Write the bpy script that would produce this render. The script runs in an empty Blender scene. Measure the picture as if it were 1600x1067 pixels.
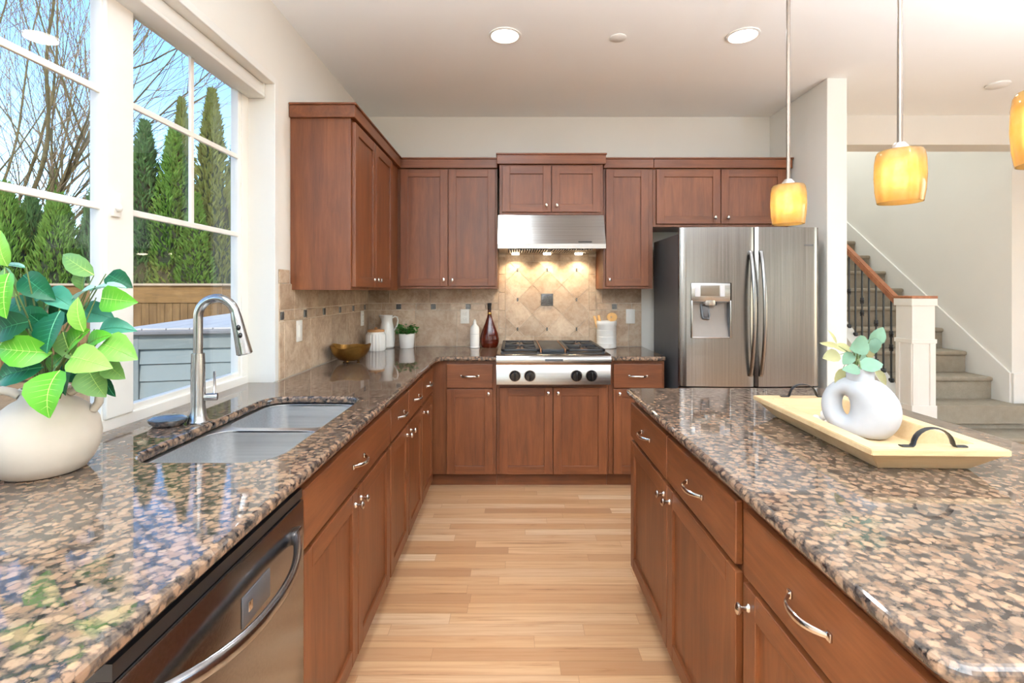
import bpy, bmesh, math, random
from mathutils import Vector, Matrix
PI = math.pi
random.seed(7)
S = bpy.context.scene
COL = S.collection

# ------------------------------------------------------------------ camera, sky, exposure
EYE = 1.36
FPX = 780.0                      # focal length in pixels of the 1600 px wide frame
cam_d = bpy.data.cameras.new('camera'); cam = bpy.data.objects.new('camera', cam_d); COL.objects.link(cam)
cam.location = (0, 0, EYE); cam.rotation_euler = (PI/2, 0, 0)
cam_d.sensor_width = 36; cam_d.lens = 36*FPX/1600
cam_d.shift_x = -2/1600; cam_d.shift_y = (455-533.5)/1600
cam_d.clip_start = 0.02; cam_d.clip_end = 400
S.camera = cam
S.view_settings.view_transform = 'Standard'; S.view_settings.look = 'None'
S.view_settings.gamma = 1; S.view_settings.use_curve_mapping = False
S.view_settings.exposure = 0.46
S.cycles.max_bounces = 10; S.cycles.diffuse_bounces = 5; S.cycles.glossy_bounces = 5
S.cycles.transparent_max_bounces = 16; S.cycles.transmission_bounces = 8
S.cycles.caustics_reflective = False; S.cycles.caustics_refractive = False
S.cycles.sample_clamp_indirect = 6

W = bpy.data.worlds.new('sky'); S.world = W; W.use_nodes = True
wn = W.node_tree.nodes; wl = W.node_tree.links
sky = wn.new('ShaderNodeTexSky'); sky.sky_type = 'NISHITA'; sky.sun_disc = False
sky.sun_elevation = math.radians(38); sky.sun_rotation = math.radians(100)
sky.air_density = 1.0; sky.dust_density = 0.6; sky.ozone_density = 2.0
hs = wn.new('ShaderNodeHueSaturation'); hs.inputs['Saturation'].default_value = 1.22; wl.new(sky.outputs[0], hs.inputs['Color']); wl.new(hs.outputs[0], wn['Background'].inputs[0]); wn['Background'].inputs[1].default_value = 0.46

def light(name, kind, loc, energy, color=(1, 1, 1), parent=None, rot=(0, 0, 0), **kw):
    d = bpy.data.lights.new(name, kind); d.energy = energy; d.color = color
    for k, v in kw.items(): setattr(d, k, v)
    o = bpy.data.objects.new(name, d); COL.objects.link(o); o.location = loc; o.rotation_euler = rot
    if parent is not None: o.parent = parent
    return o
sun = light('sun', 'SUN', (20, 8, 20), 3.6, (1, .95, .86), rot=Vector((-.05, .76, -.62)).to_track_quat('-Z', 'Y').to_euler(), angle=.02)
# daylight of the two big windows in the wall behind the viewer
XR_ = 6.6
for nm_, x0_, x1_, z0_, z1_ in (('daylight_window', -1.05, .1, .9, 2.3), ('daylight_window.001', 1.9, 2.65, .1, 2.2), ('daylight_window.002', 5.7, 6.2, .3, 2.3)):
    light(nm_, 'AREA', ((x0_+x1_)/2, -4.62, (z0_+z1_)/2), 1.8*PI*(x1_-x0_)*(z1_-z0_), (.80, .92, 1), rot=(PI/2, 0, 0), shape='RECTANGLE', size=x1_-x0_, size_y=z1_-z0_)
for nm_, y0_, y1_ in (('added_side_daylight', -4.1, -3.1), ('added_side_daylight.001', -1.0, 2.2)):   # unseen side windows, added to throw more light into the room
    light(nm_, 'AREA', (XR_+.12, (y0_+y1_)/2, 1.35), 1.6*PI*(y1_-y0_)*2.1, (.80, .92, 1), rot=(0, PI/2, 0), shape='RECTANGLE', size=2.1, size_y=y1_-y0_)

# ------------------------------------------------------------------ helpers
def lin(r, g, b, a=1):
    f = lambda c: (c/255/12.92) if c/255 <= .04045 else ((c/255+.055)/1.055)**2.4
    return (f(r), f(g), f(b), a)
def at(x, y, Y):
    return Vector(((x-802)*Y/FPX, Y, EYE-(y-455)*Y/FPX))

class MB:
    """collects shapes into one mesh"""
    def __init__(s): s.v = []; s.f = []; s.m = []; s.mi = 0
    def add(s, verts, faces):
        b = len(s.v); s.v += [tuple(p) for p in verts]
        for f in faces: s.f.append([b+i for i in f]); s.m.append(s.mi)
        return s
    def bm(s, bm):
        bm.verts.ensure_lookup_table(); bm.verts.index_update()
        s.add([v.co.copy() for v in bm.verts], [[v.index for v in f.verts] for f in bm.faces]); bm.free(); return s
    def box(s, x0, x1, y0, y1, z0, z1, bev=0, seg=2, M=None):
        bm = bmesh.new(); bmesh.ops.create_cube(bm, size=1)
        for v in bm.verts: v.co = Vector(((x0+x1)/2+v.co.x*(x1-x0), (y0+y1)/2+v.co.y*(y1-y0), (z0+z1)/2+v.co.z*(z1-z0)))
        if bev > 0: bmesh.ops.bevel(bm, geom=list(bm.edges), offset=bev, segments=seg, affect='EDGES', profile=.5)
        if M is not None: bm.transform(M)
        return s.bm(bm)
    def prism(s, poly, axis, a0, a1, bev=0):
        """poly: list of 2D points in the plane across axis ('x': (y,z), 'y': (x,z), 'z': (x,y))"""
        P = {'x': lambda p, a: (a, p[0], p[1]), 'y': lambda p, a: (p[0], a, p[1]), 'z': lambda p, a: (p[0], p[1], a)}[axis]
        bm = bmesh.new()
        A = [bm.verts.new(P(p, a0)) for p in poly]; B = [bm.verts.new(P(p, a1)) for p in poly]
        n = len(poly); bm.faces.new(A); bm.faces.new(B[::-1])
        for i in range(n): bm.faces.new((A[i], B[i], B[(i+1) % n], A[(i+1) % n]))
        bmesh.ops.recalc_face_normals(bm, faces=bm.faces)
        if bev > 0: bmesh.ops.bevel(bm, geom=list(bm.edges), offset=bev, segments=2, affect='EDGES')
        return s.bm(bm)
    def lathe(s, prof, seg=32, M=None, fx=1, fy=1, mod=None):
        """prof: list of (r,z) from bottom to top; mod(phi,i) -> factor on r"""
        vs = []; fs = []; n = len(prof)
        for k in range(seg):
            a = 2*PI*k/seg
            for i, (r, z) in enumerate(prof):
                q = r*(mod(a, i) if mod else 1)
                vs.append(Vector((q*math.cos(a)*fx, q*math.sin(a)*fy, z)))
        for k in range(seg):
            k2 = (k+1) % seg
            for i in range(n-1):
                fs.append((k*n+i, k2*n+i, k2*n+i+1, k*n+i+1))
        bm = bmesh.new(); bv = [bm.verts.new(v) for v in vs]
        for f in fs:
            try: bm.faces.new([bv[i] for i in f])
            except ValueError: pass
        bmesh.ops.remove_doubles(bm, verts=bm.verts, dist=1e-5)
        bmesh.ops.dissolve_degenerate(bm, dist=1e-6, edges=bm.edges)
        if M is not None: bm.transform(M)
        return s.bm(bm)
    def tube(s, path, r, seg=8, up=None, caps=True):
        """r: number, (ra,rb), or list of either per point"""
        path = [Vector(p) for p in path]; n = len(path)
        rr = r if isinstance(r, list) else [r]*n
        vs = []; prev = None
        for i, p in enumerate(path):
            t = (path[min(i+1, n-1)]-path[max(i-1, 0)]).normalized()
            if prev is None:
                u = Vector(up) if up else (Vector((0, 0, 1)) if abs(t.z) < .9 else Vector((1, 0, 0)))
            else: u = prev
            u = (u-t*u.dot(t))
            u = u.normalized() if u.length > 1e-6 else t.orthogonal().normalized()
            prev = u; w = t.cross(u)
            ra, rb = rr[i] if isinstance(rr[i], (tuple, list)) else (rr[i], rr[i])
            for k in range(seg):
                a = 2*PI*k/seg; vs.append(p+u*math.cos(a)*ra+w*math.sin(a)*rb)
        fs = [(i*seg+k, i*seg+(k+1) % seg, (i+1)*seg+(k+1) % seg, (i+1)*seg+k) for i in range(n-1) for k in range(seg)]
        if caps: fs += [tuple(range(seg))[::-1], tuple((n-1)*seg+k for k in range(seg))]
        return s.add(vs, fs)
    def ball(s, c, rx, ry=None, rz=None, seg=16, rings=10):
        ry = ry or rx; rz = rz or rx
        return s.lathe([(max(1e-7, math.sin(PI*i/rings)), -math.cos(PI*i/rings)) for i in range(rings+1)], seg,
                       Matrix.Translation(c) @ Matrix.Diagonal((rx, ry, rz, 1)))
    def mesh(s, name, mats, smooth=35):
        me = bpy.data.meshes.new(name); me.from_pydata(s.v, [], s.f)
        mats = mats if isinstance(mats, (list, tuple)) else [mats]
        for m in mats: me.materials.append(m)
        if len(mats) > 1: me.polygons.foreach_set('material_index', s.m)
        if smooth:
            me.polygons.foreach_set('use_smooth', [True]*len(me.polygons))
            me.set_sharp_from_angle(angle=math.radians(smooth))
        me.update(); return me
    def build(s, name, mats, parent=None, smooth=35, loc=None, label=None):
        o = bpy.data.objects.new(name, s.mesh(name, mats, smooth)); COL.objects.link(o)
        if parent is not None: o.parent = parent
        if loc is not None: o.location = loc
        if label: o['label'] = label
        return o

def tag(o, label, cat, group=None):
    o['label'] = label; o['category'] = cat
    if group: o['group'] = group
    return o
def thing(name, label, cat, loc=(0, 0, 0), rz=0, group=None):
    o = bpy.data.objects.new(name, None); COL.objects.link(o); o.empty_display_size = .05
    o.location = loc; o.rotation_euler = (0, 0, rz)
    return tag(o, label, cat, group)
def struct(o): o['kind'] = 'structure'; return o
def copy_tree(o, parent=None):
    c = o.copy(); COL.objects.link(c)
    if parent is not None: c.parent = parent
    for ch in [k for k in COL.objects if k.parent == o]: copy_tree(ch, c)
    return c
def rrect(x0, x1, y0, y1, r, n=6):
    pts = []
    for cx, cy, a0 in ((x1-r, y0+r, -PI/2), (x1-r, y1-r, 0), (x0+r, y1-r, PI/2), (x0+r, y0+r, PI)):
        for k in range(n+1):
            a = a0+PI/2*k/n; pts.append((cx+r*math.cos(a), cy+r*math.sin(a)))
    return pts
def slab(name, loops, z0, z1, bev, mat, parent=None, seg=3):
    """flat slab with holes and rounded edges, from 2D loops (outer first)"""
    cu = bpy.data.curves.new(name, 'CURVE'); cu.dimensions = '2D'; cu.fill_mode = 'BOTH'
    cu.extrude = (z1-z0)/2-bev; cu.bevel_depth = bev; cu.bevel_resolution = seg; cu.offset = -bev
    for lp in loops:
        sp = cu.splines.new('POLY'); sp.points.add(len(lp)-1); sp.use_cyclic_u = True
        for p, q in zip(sp.points, lp): p.co = (q[0], q[1], 0, 1)
    t = bpy.data.objects.new('tmp', cu); COL.objects.link(t)
    dg = bpy.context.evaluated_depsgraph_get()
    me = bpy.data.meshes.new_from_object(t.evaluated_get(dg)); bpy.data.objects.remove(t); bpy.data.curves.remove(cu)
    me.transform(Matrix.Translation((0, 0, (z0+z1)/2))); me.name = name
    me.materials.clear(); me.materials.append(mat)
    me.polygons.foreach_set('use_smooth', [False]*len(me.polygons))
    o = bpy.data.objects.new(name, me); COL.objects.link(o)
    if parent is not None: o.parent = parent
    return o

# ------------------------------------------------------------------ materials
class NT:
    def __init__(s, name):
        s.mat = bpy.data.materials.new(name); s.mat.use_nodes = True
        s.t = s.mat.node_tree; s.n = s.t.nodes; s.b = s.n['Principled BSDF']; s.out = s.n['Material Output']
    def new(s, t, **kw):
        n = s.n.new(t)
        for k, v in kw.items(): setattr(n, k, v)
        return n
    def link(s, a, b): s.t.links.new(a, b)
    def put(s, sock, v):
        if isinstance(v, bpy.types.NodeSocket): s.link(v, sock)
        else: sock.default_value = v
    def math(s, op, a, b=None, c=None, clamp=False):
        n = s.new('ShaderNodeMath', operation=op); n.use_clamp = clamp
        for i, v in enumerate((a, b, c)):
            if v is not None: s.put(n.inputs[i], v)
        return n.outputs[0]
    def coord(s, scale=(1, 1, 1), kind='Object', loc=None):
        c = s.new('ShaderNodeTexCoord'); m = s.new('ShaderNodeMapping'); s.link(c.outputs[kind], m.inputs[0])
        m.inputs['Scale'].default_value = scale
        if loc is not None: s.put(m.inputs['Location'], loc)
        return m.outputs[0]
    def noise(s, vec, scale, detail=4, rough=.55, dist=0, out=0):
        n = s.new('ShaderNodeTexNoise'); s.link(vec, n.inputs['Vector'])
        n.inputs['Scale'].default_value = scale; n.inputs['Detail'].default_value = detail
        n.inputs['Roughness'].default_value = rough; n.inputs['Distortion'].default_value = dist
        return n.outputs[out]
    def ramp(s, fac, stops, interp='LINEAR'):
        n = s.new('ShaderNodeValToRGB'); r = n.color_ramp; r.interpolation = interp
        while len(r.elements) < len(stops): r.elements.new(.5)
        for e, (p, c) in zip(r.elements, stops): e.position = p; e.color = c
        s.put(n.inputs[0], fac); return n.outputs[0]
    def mix(s, fac, a, b, blend='MIX'):
        n = s.new('ShaderNodeMix', data_type='RGBA', blend_type=blend)
        s.put(n.inputs[0], fac); s.put(n.inputs[6], a); s.put(n.inputs[7], b); return n.outputs[2]
    def bump(s, h, strength=.2, dist=.01):
        n = s.new('ShaderNodeBump'); n.inputs['Strength'].default_value = strength; n.inputs['Distance'].default_value = dist
        s.link(h, n.inputs['Height']); s.link(n.outputs[0], s.b.inputs['Normal'])
    def set(s, color=None, rough=None, metal=None, **kw):
        if color is not None: s.put(s.b.inputs['Base Color'], color)
        if rough is not None: s.put(s.b.inputs['Roughness'], rough)
        if metal is not None: s.b.inputs['Metallic'].default_value = metal
        for k, v in kw.items(): s.put(s.b.inputs[k.replace('_', ' ')], v)
        return s.mat
def plain(name, color, rough=.5, metal=0, var=.06, nscale=6, **kw):
    m = NT(name); n = m.noise(m.coord(), nscale, 3)
    dark = tuple(c*(1-var) for c in color[:3])+(1,); lite = tuple(min(1, c*(1+var)) for c in color[:3])+(1,)
    return m.set(m.ramp(n, [(.3, dark), (.7, lite)]), rough, metal, **kw)

def wood_mat(name, horiz=False, base=(108, 59, 29), dark=(83, 42, 19), lite=(129, 75, 41), rough=.42):
    m = NT(name); oi = m.new('ShaderNodeObjectInfo')
    off = m.new('ShaderNodeVectorMath', operation='SCALE'); cb = m.new('ShaderNodeCombineXYZ')
    for i in range(3): m.link(oi.outputs['Random'], cb.inputs[i])
    m.link(cb.outputs[0], off.inputs[0]); off.inputs['Scale'].default_value = 17
    sc = (1.2, 14, 14) if horiz else (14, 14, 1.2)
    v = m.coord(sc, loc=off.outputs[0])
    a = m.noise(v, 1.6, 6, .6, .8); v2 = m.coord(tuple(k*5 for k in sc), loc=off.outputs[0]); b = m.noise(v2, 2.2, 3, .6)
    c = m.noise(m.coord((2, 2, 1.4), loc=off.outputs[0]), 2.2, 2)
    f = m.math('ADD', m.math('MULTIPLY', a, .55), m.math('ADD', m.math('MULTIPLY', b, .2), m.math('MULTIPLY', c, .25)))
    col = m.ramp(f, [(.32, lin(*dark)), (.5, lin(*base)), (.68, lin(*lite))])
    m.bump(b, .05, .002)
    return m.set(col, rough)
WV = wood_mat('cherry_upright'); WH = wood_mat('cherry_lengthwise', True)
WOOD = [WV, WH]
RAIL = wood_mat('handrail_wood', False, (158, 98, 62), (128, 74, 44), (180, 120, 82))

def granite_mat():
    m = NT('granite'); v0 = m.coord()
    def warp(v, sc, amt, det):
        d = m.noise(v0, sc, det, .6, 0, 1)
        vm = m.new('ShaderNodeVectorMath', operation='MULTIPLY_ADD'); m.link(d, vm.inputs[0]); vm.inputs[1].default_value = (amt,)*3; m.link(v, vm.inputs[2])
        return vm.outputs[0]
    v = warp(warp(v0, 28, .026, 2), 120, .008, 2)
    def vor(feature, sc):
        n = m.new('ShaderNodeTexVoronoi', feature=feature); m.link(v, n.inputs['Vector']); n.inputs['Scale'].default_value = sc; return n
    vo = vor('DISTANCE_TO_EDGE', 54); vc = vor('F1', 54)
    sp = m.new('ShaderNodeSeparateColor'); m.link(vc.outputs['Color'], sp.inputs[0])
    fine = m.noise(v0, 170, 4, .65); mid = m.noise(v0, 46, 3, .6); big = m.noise(v0, 12, 2)
    tan = m.ramp(sp.outputs[0], [(0, lin(104, 82, 66)), (.3, lin(130, 103, 82)), (.65, lin(150, 122, 98)), (1, lin(124, 105, 88))])
    tan = m.mix(m.ramp(fine, [(.42, (0, 0, 0, 1)), (.72, (.75, .75, .75, 1))]), tan, lin(126, 100, 84))
    drk = m.ramp(mid, [(.34, lin(34, 31, 31)), (.48, lin(70, 62, 57)), (.62, lin(104, 86, 72))])
    th = m.math('MULTIPLY_ADD', sp.outputs[1], .12, -.135)
    e0 = m.math('MINIMUM', vo.outputs['Distance'], m.math('MULTIPLY', m.math('SUBTRACT', .50, vc.outputs['Distance']), .75))
    e = m.math('MULTIPLY_ADD', m.math('SUBTRACT', fine, .5), .30, e0)
    e = m.math('MULTIPLY_ADD', m.math('SUBTRACT', mid, .5), .26, e)
    e = m.math('MULTIPLY_ADD', m.math('SUBTRACT', big, .5), .10, e)
    k = m.math('MULTIPLY', m.math('SUBTRACT', e, th), 5.5, clamp=True)
    col = m.mix(k, drk, tan)
    return m.set(col, .04, 0, IOR=1.62)
GRAN = granite_mat()

def floor_mat():
    m = NT('oak_planks'); sx = m.new('ShaderNodeSeparateXYZ'); m.link(m.coord(), sx.inputs[0])
    x, y = sx.outputs[0], sx.outputs[1]; PW = .068; PL = .78
    ry = m.math('DIVIDE', y, PW); row = m.math('FLOOR', ry); fy = m.math('FRACT', ry)
    w1 = m.new('ShaderNodeTexWhiteNoise', noise_dimensions='1D'); m.link(row, w1.inputs['W'])
    lx = m.math('ADD', m.math('DIVIDE', x, PL), m.math('MULTIPLY', w1.outputs[0], 9.7)); idx = m.math('FLOOR', lx); fx = m.math('FRACT', lx)
    cb = m.new('ShaderNodeCombineXYZ'); m.link(idx, cb.inputs[0]); m.link(row, cb.inputs[1])
    w2 = m.new('ShaderNodeTexWhiteNoise', noise_dimensions='2D'); m.link(cb.outputs[0], w2.inputs['Vector'])
    c = m.ramp(w2.outputs[0], [(0, lin(176, 132, 96)), (.2, lin(202, 157, 115)), (.5, lin(214, 174, 134)), (.75, lin(195, 148, 107)), (1, lin(230, 202, 168))])
    off = m.new('ShaderNodeVectorMath', operation='SCALE'); m.link(w2.outputs['Color'], off.inputs[0]); off.inputs['Scale'].default_value = 30
    g = m.noise(m.coord((1.1, 26, 1), loc=off.outputs[0]), 1.5, 6, .62, 1.2)
    g2 = m.noise(m.coord((3, 90, 1), loc=off.outputs[0]), 2, 3, .6)
    c = m.mix(m.ramp(g, [(.42, (0, 0, 0, 1)), (.72, (.65, .65, .65, 1))]), c, lin(168, 116, 72))
    c = m.mix(m.ramp(g, [(.62, (0, 0, 0, 1)), (.74, (.85, .85, .85, 1))]), c, lin(110, 70, 42))
    c = m.mix(m.math('MULTIPLY', g2, .22), c, lin(180, 130, 86))
    ey = m.math('MINIMUM', fy, m.math('SUBTRACT', 1, fy)); ex = m.math('MINIMUM', fx, m.math('SUBTRACT', 1, fx))
    gap = m.math('MINIMUM', m.math('MULTIPLY', ey, 34), m.math('MULTIPLY', ex, 500), clamp=True)
    c = m.mix(m.math('MULTIPLY_ADD', gap, .55, .45), lin(120, 80, 48), c)
    return m.set(c, .30)
OAK = floor_mat()

def tile_mat():
    m = NT('travertine'); g = m.new('ShaderNodeNewGeometry'); v = m.coord()
    n = m.noise(v, 9, 6, .65, .6); n2 = m.noise(v, 45, 4, .7)
    c = m.ramp(m.math('MULTIPLY_ADD', n2, .35, m.math('MULTIPLY', n, .7)), [(.34, lin(150, 122, 98)), (.5, lin(186, 160, 134)), (.66, lin(212, 192, 168))])
    t = m.ramp(g.outputs['Random Per Island'], [(0, (.74, .72, .70, 1)), (.5, (.90, .89, .88, 1)), (1, (1, 1, 1, 1))])
    m.bump(n2, .12, .002)
    return m.set(m.mix(1, c, t, 'MULTIPLY'), .42)
TILE = tile_mat()
GROUT = plain('grout', lin(216, 202, 184), .9)
ACCENT = plain('accent_tile', lin(92, 92, 92), .3, .6, .3, 60)

def steel(name, col=(176, 172, 166), rough=.24, axis='z', bump=.05, anis=.5):
    m = NT(name); sc = {'z': (160, 160, 1.5), 'x': (1.5, 160, 160), 'y': (160, 1.5, 160)}[axis]
    n = m.noise(m.coord(sc), 1, 3, .6)
    m.bump(n, bump, .001)
    return m.set(m.ramp(n, [(.3, lin(*[c-8 for c in col])), (.7, lin(*[c+8 for c in col]))]), m.math('MULTIPLY_ADD', n, .12, rough-.06), 1)
STEEL = steel('stainless_upright', (130, 127, 124)); STEELX = steel('stainless_lengthwise', axis='x', col=(168, 166, 163)); STEELY = steel('stainless_dishwasher', (158, 158, 160), .2, 'y')
SINKS = steel('sink_steel', (222, 222, 221), .34, 'x', .008)
FAUCET = steel('faucet_steel', (172, 172, 172), .24, 'z', .02)
CHROME = plain('satin_nickel', lin(214, 210, 204), .16, 1)
WHITE = plain('white_paint', lin(230, 228, 222), .45, 0, .02)
WALL = plain('wall_paint', lin(230, 227, 219), .75, 0, .015, 2)
CEIL = plain('ceiling_paint', lin(246, 247, 245), .85, 0, .01, 2)
VINYL = plain('window_vinyl', lin(240, 237, 230), .35, 0, .01)
BLACK = plain('black_enamel', lin(22, 22, 24), .35)
IRON = plain('cast_iron', lin(38, 40, 44), .5, .2, .15, 60)
KNOBB = plain('black_plastic', lin(14, 14, 15), .22)
DARK = plain('dark_recess', lin(20, 19, 18), .7)
CASEG = plain('grey_case', lin(88, 88, 90), .45, .3)
CERAM = plain('white_ceramic', lin(238, 236, 231), .22, 0, .02)
CREAM = plain('matte_cream_ceramic', lin(196, 184, 168), .85, 0, .04, 14)
MATTEW = plain('matte_white_ceramic', lin(168, 169, 172), .8, 0, .04, 20)
PLATE = plain('outlet_plastic', lin(240, 238, 232), .35, 0, .01)
BRASS = plain('antique_brass', lin(168, 132, 72), .30, 1, .25, 18)
COPPER = plain('burner_brass', lin(150, 112, 84), .35, 1, .1)
PALEWOOD = wood_mat('pale_wood', True, (204, 174, 132), (190, 158, 114), (214, 187, 148), .5)
SPOONW = wood_mat('beech', False, (222, 172, 104), (200, 146, 80), (234, 190, 126), .55)
LIDW = wood_mat('lid_wood', True, (190, 140, 90), (160, 110, 66), (208, 160, 108), .5)
BRONZE = plain('bronze_rod', lin(126, 112, 100), .35, .8, .1)
RUBBER = plain('soft_grey', lin(96, 112, 128), .18, .5)

def leaf_mat(name, c, rough=.45, trans=.25):
    m = NT(name); g = m.new('ShaderNodeNewGeometry'); n = m.noise(m.coord(), 40, 3)
    lo = tuple(k*.72 for k in c[:3])+(1,); hi = tuple(min(1, k*1.25) for k in c[:3])+(1,)
    f = m.math('MULTIPLY_ADD', n, .4, m.math('MULTIPLY', g.outputs['Random Per Island'], .6))
    col = m.ramp(f, [(.15, lo), (.85, hi)]); m.set(col, rough)
    tr = m.new('ShaderNodeBsdfTranslucent'); m.link(col, tr.inputs[0])
    mx = m.new('ShaderNodeMixShader'); mx.inputs[0].default_value = trans
    m.link(m.b.outputs[0], mx.inputs[1]); m.link(tr.outputs[0], mx.inputs[2]); m.link(mx.outputs[0], m.out.inputs[0])
    return m.mat
LEAFB = leaf_mat('leaf_bright', lin(92, 168, 40)); LEAFL = leaf_mat('leaf_light', lin(128, 184, 74)); LEAFD = leaf_mat('leaf_dark', lin(8, 84, 48))
LEAFT = leaf_mat('leaf_teal', lin(66, 138, 112)); LEAFO = leaf_mat('leaf_olive', lin(112, 152, 82)); LEAFP = leaf_mat('leaf_pale', lin(176, 216, 206))
EUCA = leaf_mat('eucalyptus_green', lin(112, 146, 122), .6); EUCB = leaf_mat('eucalyptus_yellow', lin(158, 154, 108), .6)
HERB = leaf_mat('herb_green', lin(64, 128, 50))
STEMG = plain('stem_green', lin(96, 110, 60), .6); STEMB = plain('stem_brown', lin(96, 72, 50), .7)
CONIF = [leaf_mat('conifer_green', lin(98, 132, 44), .8, .2), leaf_mat('conifer_deep', lin(72, 106, 50), .8, .2), leaf_mat('conifer_olive', lin(110, 116, 50), .8, .2)]
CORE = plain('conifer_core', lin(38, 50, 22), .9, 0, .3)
BARK = plain('mossy_bark', lin(104, 92, 58), .9, 0, .35, 9)
TWIG = plain('twig_bark', lin(134, 116, 92), .9, 0, .3, 9)
FENCE = wood_mat('cedar_fence', False, (112, 82, 42), (88, 63, 30), (134, 102, 58), .8)
DECKM = wood_mat('deck_boards', False, (140, 112, 76), (112, 90, 60), (160, 132, 94), .8)
TUBG = plain('grey_siding', lin(128, 138, 137), .6, 0, .04); TUBD = plain('grey_trim', lin(98, 104, 104), .6); TUBT = plain('weathered_lid', lin(182, 176, 170), .6, 0, .06)
SOIL = plain('soil', lin(60, 46, 34), .95, 0, .3, 40)

def carpet_mat():
    m = NT('carpet'); v = m.coord(); n = m.noise(v, 260, 3, .8); b = m.noise(v, 18, 3)
    m.bump(n, .6, .006)
    return m.set(m.ramp(m.math('MULTIPLY_ADD', b, .3, m.math('MULTIPLY', n, .7)), [(.3, lin(128, 118, 101)), (.7, lin(168, 156, 138))]), .95)
CARPET = carpet_mat()
def emit(name, color, strength):
    m = NT(name); e = m.new('ShaderNodeEmission'); e.inputs[0].default_value = color; e.inputs[1].default_value = strength
    m.link(e.outputs[0], m.out.inputs[0]); return m.mat
LAMP = emit('lamp_lens', (1, .93, .82, 1), 9); BULB = emit('bulb_glow', (1, .88, .66, 1), 16); PUCK = emit('hood_bulb_glow', (1, .86, .62, 1), 12)
def pane_mat():
    m = NT('window_glass'); g0 = m.new('ShaderNodeNewGeometry'); dt = m.new('ShaderNodeVectorMath', operation='DOT_PRODUCT')
    m.link(g0.outputs['Normal'], dt.inputs[0]); m.link(g0.outputs['Incoming'], dt.inputs[1])
    fr_ = m.math('MULTIPLY_ADD', m.math('POWER', m.math('SUBTRACT', 1, m.math('ABSOLUTE', dt.outputs['Value']), clamp=True), 5), .96, .04)
    t = m.new('ShaderNodeBsdfTransparent'); g = m.new('ShaderNodeBsdfGlossy'); g.inputs['Roughness'].default_value = 0
    mx = m.new('ShaderNodeMixShader'); m.link(fr_, mx.inputs[0]); m.link(t.outputs[0], mx.inputs[1]); m.link(g.outputs[0], mx.inputs[2])
    m.link(mx.outputs[0], m.out.inputs[0]); return m.mat
PANE = pane_mat()
def amber_mat():
    m = NT('amber_glass'); col = lin(250, 190, 96)
    n = m.noise(m.coord(), 30, 3)
    c = m.ramp(n, [(.3, lin(253, 216, 146)), (.7, lin(255, 230, 176))])
    tr = m.new('ShaderNodeBsdfTranslucent'); m.link(c, tr.inputs[0])
    tp = m.new('ShaderNodeBsdfTransparent'); m.link(c, tp.inputs[0])
    df = m.new('ShaderNodeBsdfDiffuse'); m.link(c, df.inputs[0])
    rf = m.new('ShaderNodeBsdfRefraction'); rf.inputs['Roughness'].default_value = .85; rf.inputs['IOR'].default_value = 1.03; m.link(c, rf.inputs[0])
    a = m.new('ShaderNodeMixShader'); a.inputs[0].default_value = .12; m.link(tr.outputs[0], a.inputs[1]); m.link(df.outputs[0], a.inputs[2])
    a2 = m.new('ShaderNodeMixShader'); a2.inputs[0].default_value = .0; m.link(a.outputs[0], a2.inputs[1]); m.link(rf.outputs[0], a2.inputs[2]); a = a2
    b = m.new('ShaderNodeMixShader'); b.inputs[0].default_value = .24; m.link(a.outputs[0], b.inputs[1]); m.link(tp.outputs[0], b.inputs[2])
    g = m.new('ShaderNodeBsdfGlossy'); g.inputs['Roughness'].default_value = .08
    f = m.new('ShaderNodeFresnel'); f.inputs[0].default_value = 1.4
    d = m.new('ShaderNodeMixShader'); m.link(f.outputs[0], d.inputs[0]); m.link(b.outputs[0], d.inputs[1]); m.link(g.outputs[0], d.inputs[2])
    m.link(d.outputs[0], m.out.inputs[0]); return m.mat
AMBER = amber_mat()
COGNAC = plain('cognac_glass', lin(92, 28, 11), .06, 0, .15, 20, Transmission_Weight=.45, IOR=1.45)

# ------------------------------------------------------------------ room shell
CZ = 2.77; XL = -1.175; YB = 4.04; XR = 6.6; YN = -4.5
struct(MB().box(XL-.19, XR, YN, 8.2, -.08, 0).build('floor', OAK, smooth=0))
struct(MB().box(XL-.19, XR+.1, YN-.12, 4.2, CZ, CZ+.12).build('ceiling', CEIL, smooth=0))
WY0, WY1, WZ1 = .83, 2.45, 2.376
w = MB()
w.box(XL-.19, XL, YN, WY0, 0, CZ); w.box(XL-.19, XL, WY1, YB+.12, 0, CZ)
w.box(XL-.19, XL, WY0, WY1, 0, .88); w.box(XL-.19, XL, WY0, WY1, WZ1, CZ)
struct(w.build('wall_left', WALL, smooth=0))
struct(MB().box(XL, 2.207, YB, YB+.12, 0, CZ).build('wall_back', WALL, smooth=0))
struct(MB().box(2.075, 2.207, 3.30, YB, 0, CZ, .004).build('wall_alcove', WALL, smooth=0))
struct(MB().box(2.207, XR, 4.0, 4.2, 2.534, CZ).build('trim_beam', WALL, smooth=0))
w = MB(); w.box(XR, XR+.1, YN, -4.1, 0, CZ); w.box(XR, XR+.1, -3.1, -1.0, 0, CZ); w.box(XR, XR+.1, 2.2, 4.5, 0, CZ)
for a, b in ((-4.1, -3.1), (-1.0, 2.2)): w.box(XR, XR+.1, a, b, 0, .3); w.box(XR, XR+.1, a, b, 2.4, CZ)
struct(w.build('wall_right', WALL, smooth=0))
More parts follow.
